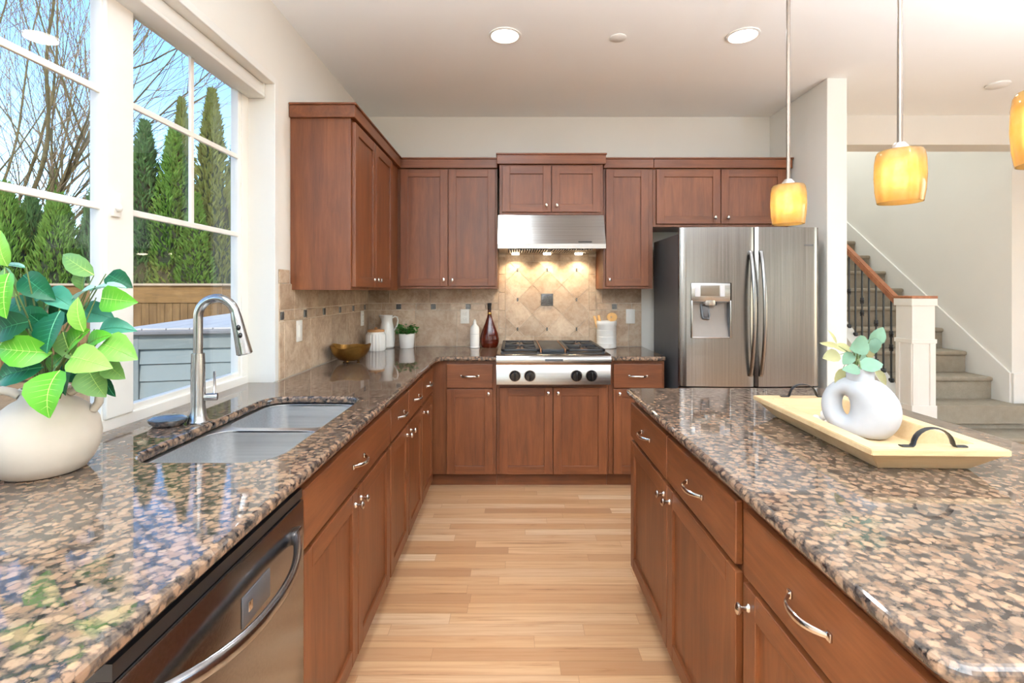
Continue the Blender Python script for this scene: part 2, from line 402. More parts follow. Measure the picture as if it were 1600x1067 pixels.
for i, (a, b) in enumerate(((-4.1, -3.1), (-1.0, 2.2))):  # windows added in the unseen right wall for extra light
    o = struct(bpy.data.objects.new('window_%d' % (i+5), None)); COL.objects.link(o); f = MB()
    for y in (a, (a+b)/2, b): f.box(XR+.02, XR+.08, y-.04, y+.04, .3, 2.4)
    f.box(XR+.021, XR+.079, a, b, .3, .36); f.box(XR+.021, XR+.079, a, b, 2.34, 2.4)
    f.build('window_frame', VINYL, o, 0); MB().box(XR+.05, XR+.055, a, b, .3, 2.4).build('window_glass', PANE, o, 0)
w = MB()
for (a, b, c, d) in ((XL-.19, -1.05, 0, CZ), (.1, 1.9, 0, CZ), (2.65, 5.7, 0, CZ), (6.2, XR, 0, CZ)): w.box(a, b, YN-.12, YN, c, d)
for (a, b, z0, z1) in ((-1.05, .1, .9, 2.3), (1.9, 2.65, .1, 2.2), (5.7, 6.2, .3, 2.3)):
    w.box(a, b, YN-.12, YN, 0, z0); w.box(a, b, YN-.12, YN, z1, CZ)
struct(w.build('wall_near', WALL, smooth=0))
for i, (a, b, z0, z1, nm) in enumerate(((-1.05, .1, .9, 2.3, 1), (1.9, 2.65, .1, 2.2, 1), (5.7, 6.2, .3, 2.3, 1))):
    o = struct(bpy.data.objects.new('window_%d' % (i+2), None)); COL.objects.link(o)
    f = MB()
    for k in range(nm+1):
        x = a+(b-a)*k/nm; f.box(x-.04, x+.04, YN-.1, YN-.03, z0, z1)
    f.box(a, b, YN-.099, YN-.031, z0, z0+.06); f.box(a, b, YN-.099, YN-.031, z1-.06, z1)
    f.build('window_frame', VINYL, o, 0); MB().box(a, b, YN-.07, YN-.065, z0, z1).build('window_glass', PANE, o, 0)
# stair hall beyond the beam
SX = 4.31
struct(MB().box(SX, SX+.12, 4.436, 8.2, 0, 5.2).build('wall_stair', WALL, smooth=0))
struct(MB().box(SX, XR+.1, 4.316, 4.436, 0, CZ+.1).build('wall_landing', WALL, smooth=0))
struct(MB().box(2.087, 2.207, YB+.12, 8.2, 0, 5.2).build('wall_hall', WALL, smooth=0))
struct(MB().box(2.087, SX+.12, 8.08, 8.2, 0, 5.2).build('wall_far', WALL, smooth=0))
struct(MB().box(2.087, SX+.12, 4.08, 4.2, CZ+.12, 5.2).build('wall_upper', WALL, smooth=0))
struct(MB().box(2.087, SX+.12, 4.08, 8.2, 5.2, 5.3).build('ceiling_stair', CEIL, smooth=0))
struct(MB().box(SX, XR, 4.298, 4.3155, .39, .652, .004).build('baseboard_landing', WHITE, smooth=0))
sk = [(4.316, .652), (4.316, .1), (8.0, 2.8), (8.0, .652+.757*(8.0-4.316))]
struct(MB().prism(sk, 'x', SX-.02, SX-.0005).build('baseboard_stair', WHITE, smooth=0))

# window in the left wall
win = struct(bpy.data.objects.new('window_1', None)); COL.objects.link(win)
GX = -1.325
f = MB()
f.box(-1.354, -1.3015, WY0, WY0+.05, .945, 2.35); f.box(-1.354, -1.3015, WY1-.055, WY1, .945, 2.35)
f.box(-1.355, -1.30, WY0, WY1, .88, .95, .004); f.box(-1.355, -1.30, WY0, WY1, 2.345, WZ1)
f.build('window_frame', VINYL, win, 0)
for (a, b, nm) in ((.87, 1.615, 0), (1.668, 2.41, 1)):
    s = MB(); xo = 0 if nm == 0 else -.004
    s.box(-1.342+xo, -1.305+xo, a, a+.034, .94, 2.35, .003); s.box(-1.342+xo, -1.305+xo, b-.034, b, .94, 2.35, .003)
    s.box(-1.34+xo, -1.307+xo, a, b, .935, .972, .003); s.box(-1.34+xo, -1.307+xo, a, b, 2.325, 2.36, .003)
    so = s.build('sash', VINYL, win, 0)
    MB().box(GX-.003, GX+.003, a+.02, b-.02, .95, 2.35).build('glass_pane', PANE, so, 0)
    q = MB(); m0 = (a+b)/2
    for z in (1.63, 2.0): q.box(GX+.003, GX+.016, a+.03, b-.03, z-.011, z+.011, .003)
    q.box(GX+.0035, GX+.0155, m0-.011, m0+.011, 1.63, 2.34, .003)
    q.build('muntin', VINYL, so, 0)
MB().box(-1.306, -1.292, 1.585, 1.70, .95, 2.345, .004).build('meeting_post', VINYL, win, 0)
l = MB(); l.box(-1.293, -1.281, 1.60, 1.635, 1.60, 1.68, .005); l.ball((-1.279, 1.618, 1.63), .01, .014, .014)
l.build('sash_lock', VINYL, win)
c = MB()   # bullnose casing strip of the opening
c.box(XL-.002, XL+.006, WY1, WY1+.035, .915, WZ1+.035, .003); c.box(XL-.002, XL+.006, WY0-.035, WY0, .915, WZ1+.035, .003)
c.box(XL-.002, XL+.005, WY0-.034, WY1+.034, WZ1, WZ1+.035, .003)
struct(c.build('trim_1', WHITE, smooth=0))
sh = thing('roller_shade', 'white roller shade cassette along the top of the window recess', 'window shade', (-1.25, 1.64, 2.305))
MB().box(-.045, .03, -.80, .80, .012, .07, .008).build('cassette', WHITE, sh)
MB().box(-.052, .036, -.803, .803, 0, .016, .006).build('bottom_bar', WHITE, sh)
for a_ in (-.805, .795): MB().box(-.048, .034, a_, a_+.01, 0, .07, .003).build('end_cap', WHITE, sh)

# ------------------------------------------------------------------ backsplash
TZ0, TZ1, BZ0, BZ1 = .915, 1.40, 1.207, 1.264
def tiles_run(mb, umin, umax, joint0, put, sq0=None, zt=TZ1):
    """rows of tiles between umin and umax; put(u0,u1,z0,z1,mat) adds one"""
    g = .0022
    def row(us, z0, z1):
        us = sorted(u for u in us if umin+.012 < u < umax-.012)
        ed = [umin]+us+[umax]
        for a, b in zip(ed, ed[1:]): put(a+g, b-g, z0+g, z1-g, 0)
    js = [joint0+.333*k for k in range(-14, 15)]
    row(js, TZ0, BZ0); row([j+.12 for j in js], BZ1, zt)
    if sq0 is not None:
        sq = [sq0+.28*k for k in range(-14, 15)]
        us = []
        for q in sq: us += [q-.021, q+.021, q+.14]
        us = sorted(u for u in us if umin+.004 < u < umax-.004); ed = [umin]+us+[umax]
        for a, b in zip(ed, ed[1:]):
            put(a+g, b-g, BZ0+g, BZ1-g, 2 if abs(b-a-.042) < .002 else 0)
bs = struct(bpy.data.objects.new('backsplash', None)); COL.objects.link(bs)
mb = MB()
def putb(u0, u1, z0, z1, k):
    mb.mi = k
    if k == 2: mb.box(u0, u1, YB-.013, YB-.002, z0+.006, z1-.006, .002, 1)
    else: mb.box(u0, u1, YB-.0105, YB-.002, z0, z1, .0012, 1)
PX0, PX1, PZ0, PZ1 = -.062, .609, .998, 1.60
tiles_run(mb, XL+.01, -.118, -.456, putb, -.925)
tiles_run(mb, .668, 1.035, .93, putb, .8166)
g = .0016
for k in range(5):                                     # border around the diagonal panel
    z0 = .915+.145*k; z1 = min(1.66, z0+.145); putb(-.118+g, PX0-g, z0+g, z1-g, 0); putb(PX1+g, .668-g, z0+g, z1-g, 0)
for k in range(3):
    a = PX0+.2237*k; putb(a+g, a+.2237-g, .915+g, PZ0-g, 0); putb(a+g, a+.2237-g, PZ1+g, 1.66, 0)
cx, cz, dg_ = .2725, 1.2926, .1192                      # diagonal tiles, vertices every dg_ across
def clip(poly, x0, x1, z0, z1):
    for ax, v, sg in ((0, x0, 1), (0, x1, -1), (1, z0, 1), (1, z1, -1)):
        out = []
        for i, p in enumerate(poly):
            q = poly[(i+1) % len(poly)]; dp = (p[ax]-v)*sg; dq = (q[ax]-v)*sg
            if dp >= 0: out.append(p)
            if dp*dq < 0:
                t = dp/(dp-dq); out.append((p[0]+(q[0]-p[0])*t, p[1]+(q[1]-p[1])*t))
        poly = out
        if len(poly) < 3: return []
    return poly
mb.mi = 0
for i in range(-5, 6):
    for j in range(-5, 6):
        if (i+j) % 2 == 0: continue
        x, z = cx+i*dg_, cz+j*dg_; h = dg_-.0022
        p = clip([(x+h, z), (x, z+h), (x-h, z), (x, z-h)], PX0+g, PX1-g, PZ0+g, PZ1-g)
        if len(p) >= 3: mb.prism(p, 'y', YB-.0105, YB-.002)
mb.mi = 2
for i in (-2, 0, 2):
    for j in (-2, 0, 2):
        if i == 0 and j == 0: continue
        x, z = cx+i*dg_, cz+j*dg_; mb.box(x-.006, x+.006, YB-.013, YB-.004, z-.014, z+.014, .002, 1)
mb.build('tile', [TILE, GROUT, ACCENT], bs, 0)
t = MB(); x, z = cx, cz
t.box(x-.049, x+.049, YB-.016, YB-.006, z-.049, z+.049, .003)
for q in (.042, .028, .012):
    for a, b in ((1, 0), (-1, 0), (0, 1), (0, -1)):
        if a: t.box(x+a*q-.003, x+a*q+.003, YB-.020, YB-.015, z-q, z+q, .001, 1)
        else: t.box(x-q, x+q, YB-.020, YB-.015, z+b*q-.003, z+b*q+.003, .001, 1)
for k in range(8):
    a = k*PI/4; t.tube([(x+.008*math.cos(a), YB-.018, z+.008*math.sin(a)), (x+.04*math.cos(a), YB-.018, z+.04*math.sin(a))], .0028, 5)
t.build('medallion', ACCENT, bs, label='dark embossed square medallion')
mb = MB(); YT = 4.03
def putl(u0, u1, z0, z1, k):
    mb.mi = k
    if k == 2: mb.box(XL+.002, XL+.013, u0, u1, z0+.006, z1-.006, .002, 1)
    else: mb.box(XL+.002, XL+.0105, u0, u1, z0, z1, .0012, 1)
tiles_run(mb, 2.49, YT-.004, 2.873, putl, 2.797)
mb.mi = 0; mb.box(XL+.002, XL+.0105, 2.49+g, 2.60, TZ1+g, 1.47, .0012, 1)
mb.build('tile', [TILE, GROUT, ACCENT], bs, 0)
gm = MB(); gm.box(XL, 1.036, YB-.006, YB, .88, 1.40); gm.box(-.118, .668, YB-.006, YB, 1.39, 1.66); gm.box(XL, XL+.006, 2.488, YB, .88, 1.40)
gm.build('grout', GROUT, bs, 0)

# ------------------------------------------------------------------ cabinets
def door_mb(x0, x1, z0, z1, st=.057, th=.02):
    m = MB(); m.mi = 0
    m.box(x0, x0+st, 0, th, z0, z1, .0025); m.box(x1-st, x1, 0, th, z0, z1, .0025)
    m.mi = 1
    m.box(x0+st-.001, x1-st+.001, .0006, th-.0006, z0, z0+st, .0025); m.box(x0+st-.001, x1-st+.001, .0006, th-.0006, z1-st, z1, .0025)
    m.mi = 0; m.box(x0+st-.008, x1-st+.008, .010, th-.002, z0+st-.008, z1-st+.008)
    return m
def knob_mb(x, z):
    m = MB(); M = Matrix.Translation((x, 0, z)) @ Matrix.Rotation(PI/2, 4, 'X')
    m.lathe([(.0001, -.001), (.0085, -.001), (.0075, .003), (.0045, .006), (.0045, .015), (.008, .019), (.0115, .023), (.011, .027), (.006, .0305), (.0001, .0315)], 16, M @ Matrix.Diagonal((.8, 1.25, 1, 1)))
    return m
def pull_mb(x, z, L=.12, out=.03):
    m = MB(); n = 14; p = []; r = []
    for i in range(n+1):
        t = i/n; u = 2*t-1
        p.append((x+u*L/2, -out*(1-abs(u)**2.6)-.002, z)); k = 1-.35*abs(u)**2
        r.append((.0075*k, .0042*k))
    m.tube(p, r, 10, up=(0, 0, 1))
    for sx in (-1, 1): m.box(x+sx*L/2-.007, x+sx*L/2+.007, -.006, 0, z-.008, z+.008, .002)
    return m
def drawer_mb(x0, x1, z0, z1):
    m = MB(); m.mi = 1; m.box(x0, x1, 0, .02, z0, z1, .0035); return m
def cabinet(name, label, loc, rz, w, d, z0, z1, fronts, toe=True, group=None, open_x=(0, 0)):
    t = thing(name, label, 'cabinet', loc, rz, group)
    b = MB(); fz = z0
    b.box(open_x[0], w-open_x[1], .02, d, z0, z1, .0015)
    b.build('body', WOOD, t, 0)
    if toe: MB().box(min(0, open_x[0]), w, .088, .105, 0, z0).build('toe_kick', WH, t, 0)
    for fr in fronts:
        if fr[0] == 'door':
            _, x0, x1, a, c, kx, kz = fr
            o = door_mb(x0, x1, a, c).build('door', WOOD, t, 0)
            knob_mb(kx, kz).build('knob', CHROME, o)
        else:
            _, x0, x1, a, c = fr
            o = drawer_mb(x0, x1, a, c).build('drawer', WOOD, t, 0)
            pull_mb((x0+x1)/2, (a+c)/2).build('handle', CHROME, o)
    return t
DZ0, DZ1, RZ0, RZ1, BT = .105, .68, .697, .852, .884    # doors, drawers, carcase top
XF = -.535
cabinet('sink_cabinet', 'cherry base cabinet under the sink with one wide drawer front above two doors', (XF, 1.272, 0), PI/2, .908, .635, .10, .675,
        [('drawer', .004, .898, RZ0, RZ1), ('door', .004, .448, DZ0, DZ1, .42, .635), ('door', .452, .898, DZ0, DZ1, .48, .635)])
MB().box(0, .908, .02, .045, .675, BT, .001).build('face_frame', WH, bpy.data.objects['sink_cabinet'], 0)
for y0, w_, lab, kx in ((2.18, .38, 'narrow cherry base cabinet beside the sink cabinet', .04), (2.56, .38, 'narrow cherry base cabinet, middle of three between sink cabinet and corner', .34), (2.94, .385, 'narrow cherry base cabinet nearest the inside corner of the counter', .34)):
    kx = {2.18: .335, 2.56: .045, 2.94: .045}[y0]
    cabinet('base_cabinet', lab, (XF, y0, 0), PI/2, w_, .635, .10, BT, [('drawer', .006, w_-.006, RZ0, RZ1), ('door', .006, w_-.006, DZ0, DZ1, kx, .635)], group='narrow base cabinets along the left run')
YF = 3.42
t = cabinet('base_cabinet', 'cherry base cabinet with drawer and door between corner and rangetop', (-.515, YF, 0), 0, .398, .60, .10, BT,
        [('drawer', .058, .375, RZ0, RZ1+.008), ('door', .058, .375, DZ0, DZ1+.008, .345, .66)], open_x=(-.09, 0))
cabinet('range_cabinet', 'cherry base cabinet with two doors directly under the rangetop', (-.115, YF, 0), 0, .77, .60, .10, .735,
        [('door', .021, .383, DZ0, .70, .352, .665), ('door', .389, .755, DZ0, .70, .42, .665)])
cabinet('base_cabinet', 'cherry base cabinet with drawer and door between rangetop and refrigerator', (.657, YF, 0), 0, .383, .60, .10, BT,
        [('drawer', .03, .365, RZ0, RZ1+.008), ('door', .03, .365, DZ0, DZ1+.008, .068, .66)])
XI = .538
cabinet('island_cabinet', 'double cherry island cabinet with two drawers over two doors, at far end', (XI, 2.29, 0), -PI/2, 1.10, .64, .10, BT,
        [('drawer', .002, .535, RZ0, RZ1), ('drawer', .541, 1.08, RZ0, RZ1), ('door', .002, .535, DZ0, DZ1, .505, .635), ('door', .541, 1.08, DZ0, DZ1, .572, .635)])
cabinet('island_cabinet', 'single cherry island cabinet with one wide drawer over a door, nearest the viewer', (XI, 1.189, 0), -PI/2, .56, .64, .10, BT,
        [('drawer', .02, .545, RZ0, RZ1), ('door', .02, .545, DZ0, DZ1, .048, .635)])
MB().box(0, 1.66, .641, .66, 0, BT, .002).build('back_panel', WV, bpy.data.objects['island_cabinet'], 0)

def crown(m, x0, x1, yf, z0, z1, d, left=True, right=True):
    a = x0-.018 if left else x0; b = x1+.018 if right else x1
    m.mi = 1; m.box(a, b, yf-.006, d, z0, z1-.012, .003); m.box(a-.006*left, b+.006*right, yf-.014, d, z1-.0125, z1, .004)
def upper(label, loc, rz, w, d, z0, z1, doors, zc=(2.27, 2.347), cl=True, cr=True, ck=None):
    t = thing('wall_cabinet', label, 'cabinet', loc, rz)
    MB().box(ck[0] if ck else 0, w, .02, d, z0, z1, .0015).build('body', WOOD, t, 0)
    for x0, x1, a, c, kx in doors:
        o = door_mb(x0, x1, a, c).build('door', WOOD, t, 0); knob_mb(kx, a+.045).build('knob', CHROME, o)
    m = MB(); crown(m, ck[0] if ck else 0, ck[1] if ck else w, .0, zc[0], zc[1], d, cl, cr); m.build('crown_moulding', WOOD, t, 0)
    return t
upper('cherry wall cabinet with two doors beside the window, its end panel facing the room', (-.835, 2.626, 0), PI/2, 1.06, .338, 1.367, 2.275,
      [(.018, .414, 1.383, 2.255, .385), (.420, .83, 1.383, 2.255, .449)], cr=False)
upper('cherry wall cabinet with two tall doors between corner and range hood', (-.852, 3.69, 0), 0, .734, .348, 1.378, 2.275,
      [(.016, .367, 1.397, 2.262, .338), (.373, .72, 1.397, 2.262, .402)], cl=False, cr=False, ck=(-.06, .734))
upper('short cherry wall cabinet with two doors directly above the range hood', (-.1, 3.59, 0), 0, .748, .448, 1.912, 2.275,
      [(.02, .371, 1.93, 2.262, .336), (.377, .728, 1.93, 2.262, .412)], zc=(2.275, 2.352))
upper('tall cherry wall cabinet with a single door right of the range hood', (.668, 3.69, 0), 0, .368, .348, 1.378, 2.275,
      [(.018, .333, 1.397, 2.262, .042)], cl=False, cr=False)
upper('short cherry wall cabinet with two doors above the refrigerator', (1.038, 3.69, 0), 0, 1.006, .348, 1.838, 2.275,
      [(.022, .495, 1.858, 2.262, .45), (.501, .975, 1.858, 2.262, .546)], cl=False)

# ------------------------------------------------------------------ counters and sink
def arc(cx, cy, r, a0, a1, n=5):
    return [(cx+r*math.cos(math.radians(a0+(a1-a0)*k/n)), cy+r*math.sin(math.radians(a0+(a1-a0)*k/n))) for k in range(n+1)]
XE = -.513; YE = 3.392
outer = [(XE, .25), (XE, YE-.10)] + arc(XE+.08, YE-.08, .08, 180, 90, 6)[1:] + [(-.118, YE), (-.118, 4.026), (XL+.012, 4.026), (XL+.012, WY1-.003), (-1.303, WY1-.003), (-1.303, WY0+.003), (XL+.002, WY0+.003), (XL+.002, .25)]
hole = rrect(-1.022, -.636, 1.305, 2.108, .085, 7)[::-1]
ct = thing('countertop', 'speckled brown granite countertop running from the window round to the rangetop', 'countertop', (0, 0, 0))
slab('slab', [outer, hole], .885, .915, .012, GRAN, ct)
ct = thing('countertop', 'small brown granite countertop between rangetop and refrigerator', 'countertop', (0, 0, 0))
slab('slab', [[(.656, 4.026), (.656, YE)]+arc(1.045-.025, YE+.025, .025, -90, 0, 4)+[(1.045, 4.026)]], .885, .915, .012, GRAN, ct)
ct = thing('countertop', 'speckled brown granite top of the kitchen island', 'countertop', (0, 0, 0))
slab('slab', [rrect(.516, 1.49, .585, 2.302, .035, 5)], .885, .915, .012, GRAN, ct)

sk = thing('kitchen_sink', 'stainless double-bowl sink set under the granite by the window', 'sink', (-.83, 1.7, .69))
b1 = rrect(-1.014, -.644, 1.315, 1.705, .075, 7); b2 = rrect(-1.014, -.644, 1.74, 2.098, .075, 7)
o = slab('rim', [rrect(-1.05, -.61, 1.28, 2.135, .09, 7), b1[::-1], b2[::-1]], .877, .884, .001, SINKS); o.parent = sk; o.location = (.83, -1.7, -.69)
for lp in (b1, b2):
    m = MB(); n = len(lp); cxx = sum(p[0] for p in lp)/n; cyy = sum(p[1] for p in lp)/n
    lv = [(.882, 1.0), (.872, 1.0), (.74, .985), (.715, .97), (.702, .93), (.696, .86), (.694, .3), (.692, .06)]
    vs = []; 
    for z, k in lv: vs += [(cxx+(p[0]-cxx)*k+.83, cyy+(p[1]-cyy)*k-1.7, z-.69) for p in lp]
    fs = [(a*n+i, a*n+(i+1) % n, (a+1)*n+(i+1) % n, (a+1)*n+i) for a in range(len(lv)-1) for i in range(n)]
    m.add(vs, [f[::-1] for f in fs]); m.add(vs[-n:], [tuple(range(n))])
    bo = m.build('bowl', SINKS, sk, 60)
    dr = MB(); dr.lathe([(.0001, .0035), (.02, .0035), (.024, .006), (.042, .007), (.046, .0045)], 20, Matrix.Translation((cxx+.83, cyy-1.7, 0))); dr.build('drain', CHROME, bo)

fa = thing('faucet', 'brushed steel gooseneck pull-down kitchen faucet behind the sink', 'faucet', (-1.067, 1.69, .915))
MB().lathe([(.0001, 0), (.032, 0), (.033, .006), (.029, .014), (.0245, .03), (.022, .06), (.0215, .18), (.020, .235), (.0001, .237)], 24).build('body', FAUCET, fa)
p = [(0, 0, .23), (0, 0, .30), (0, 0, .358)]
for k in range(1, 13):
    a = PI-PI*.96*k/12; p.append((.064+.064*math.cos(a), 0, .358+.064*math.sin(a)))
MB().tube(p, .0145, 16).build('spout', FAUCET, fa)
e = Vector(p[-1]); d = (Vector(p[-1])-Vector(p[-2])).normalized(); d = Vector((.20, .05, -1)).normalized()
h = MB(); h.tube([e-d*.01, e+d*.005, e+d*.02, e+d*.075, e+d*.135, e+d*.139], [.0145, .0165, .018, .021, .0255, .02], 18)
hd = h.build('spray_head', FAUCET, fa)
bt = MB(); sd = Vector((.45, -.9, .05)).normalized()
for k in (.045, .072): 
    q = e+d*k+sd*.0185; bt.ball(q, .007, .007, .010, 10, 6)
bt.build('button', KNOBB, hd)
hl = MB(); hl.tube([(.0, 0, .085), (.03, .01, .085), (.055, .018, .085)], [.011, .0125, .0125], 14)
lv = hl.build('handle', FAUCET, fa)
MB().tube([(.045, .014, .09), (.038, .03, .12), (.025, .05, .165)], [.004, .0042, .0035], 8).build('lever', CHROME, lv)
sd_ = thing('soap_dish', 'low oval dish with a grey-blue lid beside the faucet base', 'dish', (-1.145, 1.655, .9155))
MB().lathe([(.0001, 0), (.044, 0), (.058, .012), (.062, .022), (.058, .022), (.054, .014), (.0001, .012)], 28, Matrix.Diagonal((1, .75, 1, 1))).build('dish', FAUCET, sd_)
MB().lathe([(.0001, .016), (.057, .016), (.058, .024), (.045, .031), (.0001, .034)], 28, Matrix.Diagonal((1, .75, 1, 1))).build('lid', RUBBER, sd_)

# ------------------------------------------------------------------ dishwasher
dw = thing('dishwasher', 'stainless dishwasher with a bowed bar handle under the counter', 'dishwasher', (XF, .662, 0), PI/2)
MB().box(.004, .602, .03, .60, .02, .865).build('tub', BLACK, dw, 0)
MB().box(.003, .603, -.006, .028, .10, .836, .006).build('door', STEELY, dw)
MB().box(.004, .602, .0, .03, .838, .862).build('control_strip', BLACK, dw, 0)
MB().box(.01, .596, .06, .08, 0, .10).build('toe_kick', BLACK, dw, 0)
p = []; r = []
for i in range(21):
    u = i/10-1; p.append((.303+u*.245, -.008-.062*(1-abs(u)**2.4), .768-.020*(1-u*u))); r.append((.0155, .009))
m = MB(); m.tube(p, r, 14, up=(0, 0, 1))
for sx in (-1, 1): m.box(.303+sx*.245-.02, .303+sx*.245+.012 if sx < 0 else .303+sx*.245+.02, -.016, -.005, .752, .784, .004)
m.build('handle', STEELY, dw)
MB().box(.31, .42, -.009, -.005, .70, .762, .002).build('vent_badge', CASEG, dw, label='small grey control badge behind the handle')
MB().box(.33, .345, -.0105, -.0088, .722, .742, .001).build('button', CHROME, dw)

# ------------------------------------------------------------------ rangetop
rg = thing('rangetop', 'stainless gas rangetop with black grates and four black knobs', 'rangetop', (-.112, 3.30, .739))
RW = .76
b = MB(); prof = [(.02, 0), (.02, .128), (.03, .142), (.008, .144), (0, .15), (-.002, .172), (.006, .190), (.025, .200), (.70, .200), (.70, .05), (.14, 0)]
b.prism(prof, 'x', 0, RW); b.build('body', STEELX, rg, 40)
MB().box(.002, RW-.002, .022, .045, .126, .146).build('drip_rail', COPPER, rg, 0)
MB().box(.025, RW-.025, .06, .69, .195, .206, .003).build('burner_deck', BLACK, rg, 0)
for kx in (.123, .222, .532, .632):
    m = MB(); M = Matrix.Translation((kx, .02, .058)) @ Matrix.Rotation(PI/2, 4, 'X')
    m.lathe([(.0001, 0), (.036, 0), (.036, .006), (.033, .010), (.031, .030), (.028, .034), (.0001, .035)], 28, M)
    m.box(kx-.005, kx+.005, -.024, -.012, .03, .088, .003)
    k = m.build('knob', KNOBB, rg)
    MB().lathe([(.036, -.001), (.040, -.001), (.040, .004), (.036, .004)], 28, M).build('bezel', STEELX, k)
MB().box(.322, .44, -.004, .0, .158, .174, .001).build('badge', CASEG, rg, label='small dark name plate')
def grate(x0, x1, y0, y1, burners):
    m = MB(); z = .232; t_ = .008
    for a, c, d_, e_ in ((x0, x1, y0, y0+.022), (x0, x1, y1-.022, y1)): m.box(a, c, d_, e_, z-.014, z, .002)
    for a in (x0, x1-.022): m.box(a, a+.022, y0, y1, z-.014, z, .002)
    for a in (x0+.004, x1-.018):
        for c in (y0+.004, y1-.018): m.box(a, a+.014, c, c+.014, .205, z-.01)
    ym = (y0+y1)/2; m.box(x0, x1, ym-.009, ym+.009, z-.013, z-.0005, .002)
    for (bx, by) in burners:
        for k in range(8):
            a = k*PI/4+PI/8*0; L = .145 if k % 2 else .12
            ex = max(x0+.012, min(x1-.012, bx+L*math.cos(a))); ey = max(y0+.012, min(y1-.012, by+L*math.sin(a)))
            m.tube([(bx+.035*math.cos(a), by+.035*math.sin(a), z-.004), (ex, ey, z-.006)], (.006, .005), 6)
    o = m.build('grate', IRON, rg)
    for (bx, by) in burners:
        q = MB(); q.lathe([(.0001, .206), (.05, .206), (.05, .214), (.038, .218), (.0001, .222)], 24, Matrix.Translation((bx, by, 0))); q.build('burner', COPPER, rg)
grate(.03, .29, .055, .66, [(.16, .20), (.16, .50)]); grate(.47, .73, .055, .66, [(.60, .20), (.60, .50)])
m = MB(); m.box(.306, .454, .055, .66, .206, .232, .003)
m.build('griddle', IRON, rg)
e = MB()
for a in (.293, .4575): e.box(a, a+.009, .055, .66, .206, .233, .002)
e.build('griddle_edge', COPPER, rg)

# ------------------------------------------------------------------ range hood
hd = thing('range_hood', 'stainless range hood under the short cabinet above the rangetop', 'range hood', (-.11, 3.52, 1.65))
HW = .764
b = MB(); b.prism([(.09, .26), (.055, .16), (.0, .045), (.0, .012), (.02, .012), (.02, .03), (.50, .005), (.50, .26)], 'x', 0, HW)
b.build('canopy', STEELX, hd, 25)
fl = MB()
for k in range(2):
    x0 = .08+k*.315
    for i in range(16): fl.box(x0+i*.018, x0+i*.018+.009, .05, .36, .004, .018, .001, 1)
fl.build('baffle_filter', STEELX, hd, 0)
dk = MB(); dk.prism([(.04, .0225), (.37, .0125), (.37, .010), (.04, .020)], 'x', .07, .69); dk.build('filter_backing', DARK, hd, 0)
for k, x in enumerate((.127, .376, .624)):
    MB().lathe([(.030, .012), (.030, -.001), (.026, -.004), (.0001, -.006)], 20, Matrix.Translation((x, .405, .0))).build('bulb', PUCK, hd)
    light('hood_lamp', 'SPOT', (x, .405, -.012), 6.5, (1, .80, .52), hd, (math.radians(14), 0, 0), spot_size=math.radians(125), spot_blend=.7, shadow_soft_size=.02)
MB().box(.57, .665, .005, .012, .052, .062, .001, M=Matrix.Translation((0, 0, 0))).build('badge', DARK, hd, label='thin dark name strip')

# ------------------------------------------------------------------ refrigerator
fr = thing('refrigerator', 'stainless french-door refrigerator with a water dispenser in the left door', 'refrigerator', (1.09, 3.237, 0))
MB().box(.006, .904, .085, .66, .03, 1.742, .006).build('case', CASEG, fr, 0)
MB().box(.02, .89, .1, .6, 0, .03).build('base', BLACK, fr, 0)
MB().box(.012, .898, .062, .086, .05, 1.735).build('gasket', DARK, fr, 0)
def fdoor(x0, x1, z0, z1, full=(0, .91), cut=None):
    """door with a gently bowed front"""
    m = MB(); n = 22; cxm = (full[0]+full[1])/2; hw = (full[1]-full[0])/2
    ff = lambda x: .026*((x-cxm)/hw)**2
    xs = [x0+(x1-x0)*i/n for i in range(n+1)]
    if cut: xs = sorted(set(xs+[cut[0], cut[1]]))
    pts = [(x, ff(x)+(.012*(1-min(1, (x-x0)/.012))**2)+(.012*(1-min(1, (x1-x)/.012))**2)) for x in xs]
    zz = [z0, z1] if not cut else [z0, cut[2], cut[3], z1]
    vs = []; 
    for z in zz: vs += [(x, y, z) for x, y in pts]
    k = len(pts); fs = []
    for j in range(len(zz)-1):
        for i in range(k-1):
            if cut and j == 1 and cut[0]-1e-6 <= pts[i][0] and pts[i+1][0] <= cut[1]+1e-6: continue
            fs.append((j*k+i, j*k+i+1, (j+1)*k+i+1, (j+1)*k+i))
    m.add(vs, fs)
    for z, fl in ((z0, False), (z1, True)):
        q = [(x, y, z) for x, y in pts]+[(x1, .064, z), (x0, .064, z)]
        m.add(q, [tuple(range(len(q))) if fl else tuple(range(len(q)))[::-1]])
    for (x, y), s in ((pts[0], 0), (pts[-1], 1)):
        q = [(x, y, z0), (x, .064, z0), (x, .064, z1), (x, y, z1)]; m.add(q, [(0, 3, 2, 1)] if s == 0 else [(0, 1, 2, 3)])
    m.add([(x0, .064, z0), (x1, .064, z0), (x1, .064, z1), (x0, .064, z1)], [(1, 0, 3, 2)])
    return m
CUT = (.068, .326, 1.055, 1.414)
ld = fdoor(.0, .476, .74, 1.777, cut=CUT).build('door', STEEL, fr, 30)
fdoor(.481, .91, .74, 1.777).build('door', STEEL, fr, 30)
fdoor(.0, .91, .06, .732).build('freezer_drawer', STEEL, fr, 30)
m = MB(); m.box(.068, .326, .0075, .02, 1.293, 1.414, .004); m.box(.068, .076, .006, .03, 1.055, 1.3, .002); m.box(.318, .326, .003, .03, 1.055, 1.3, .002); m.box(.068, .326, .006, .03, 1.055, 1.063, .002)
m.build('dispenser_panel', STEELX, ld)
MB().box(.128, .25, .0055, .012, 1.33, 1.398, .002).build('display', plain('display_brown', lin(112, 100, 86), .15), ld)
KP = plain('keypad_grey', lin(190, 188, 190), .4)
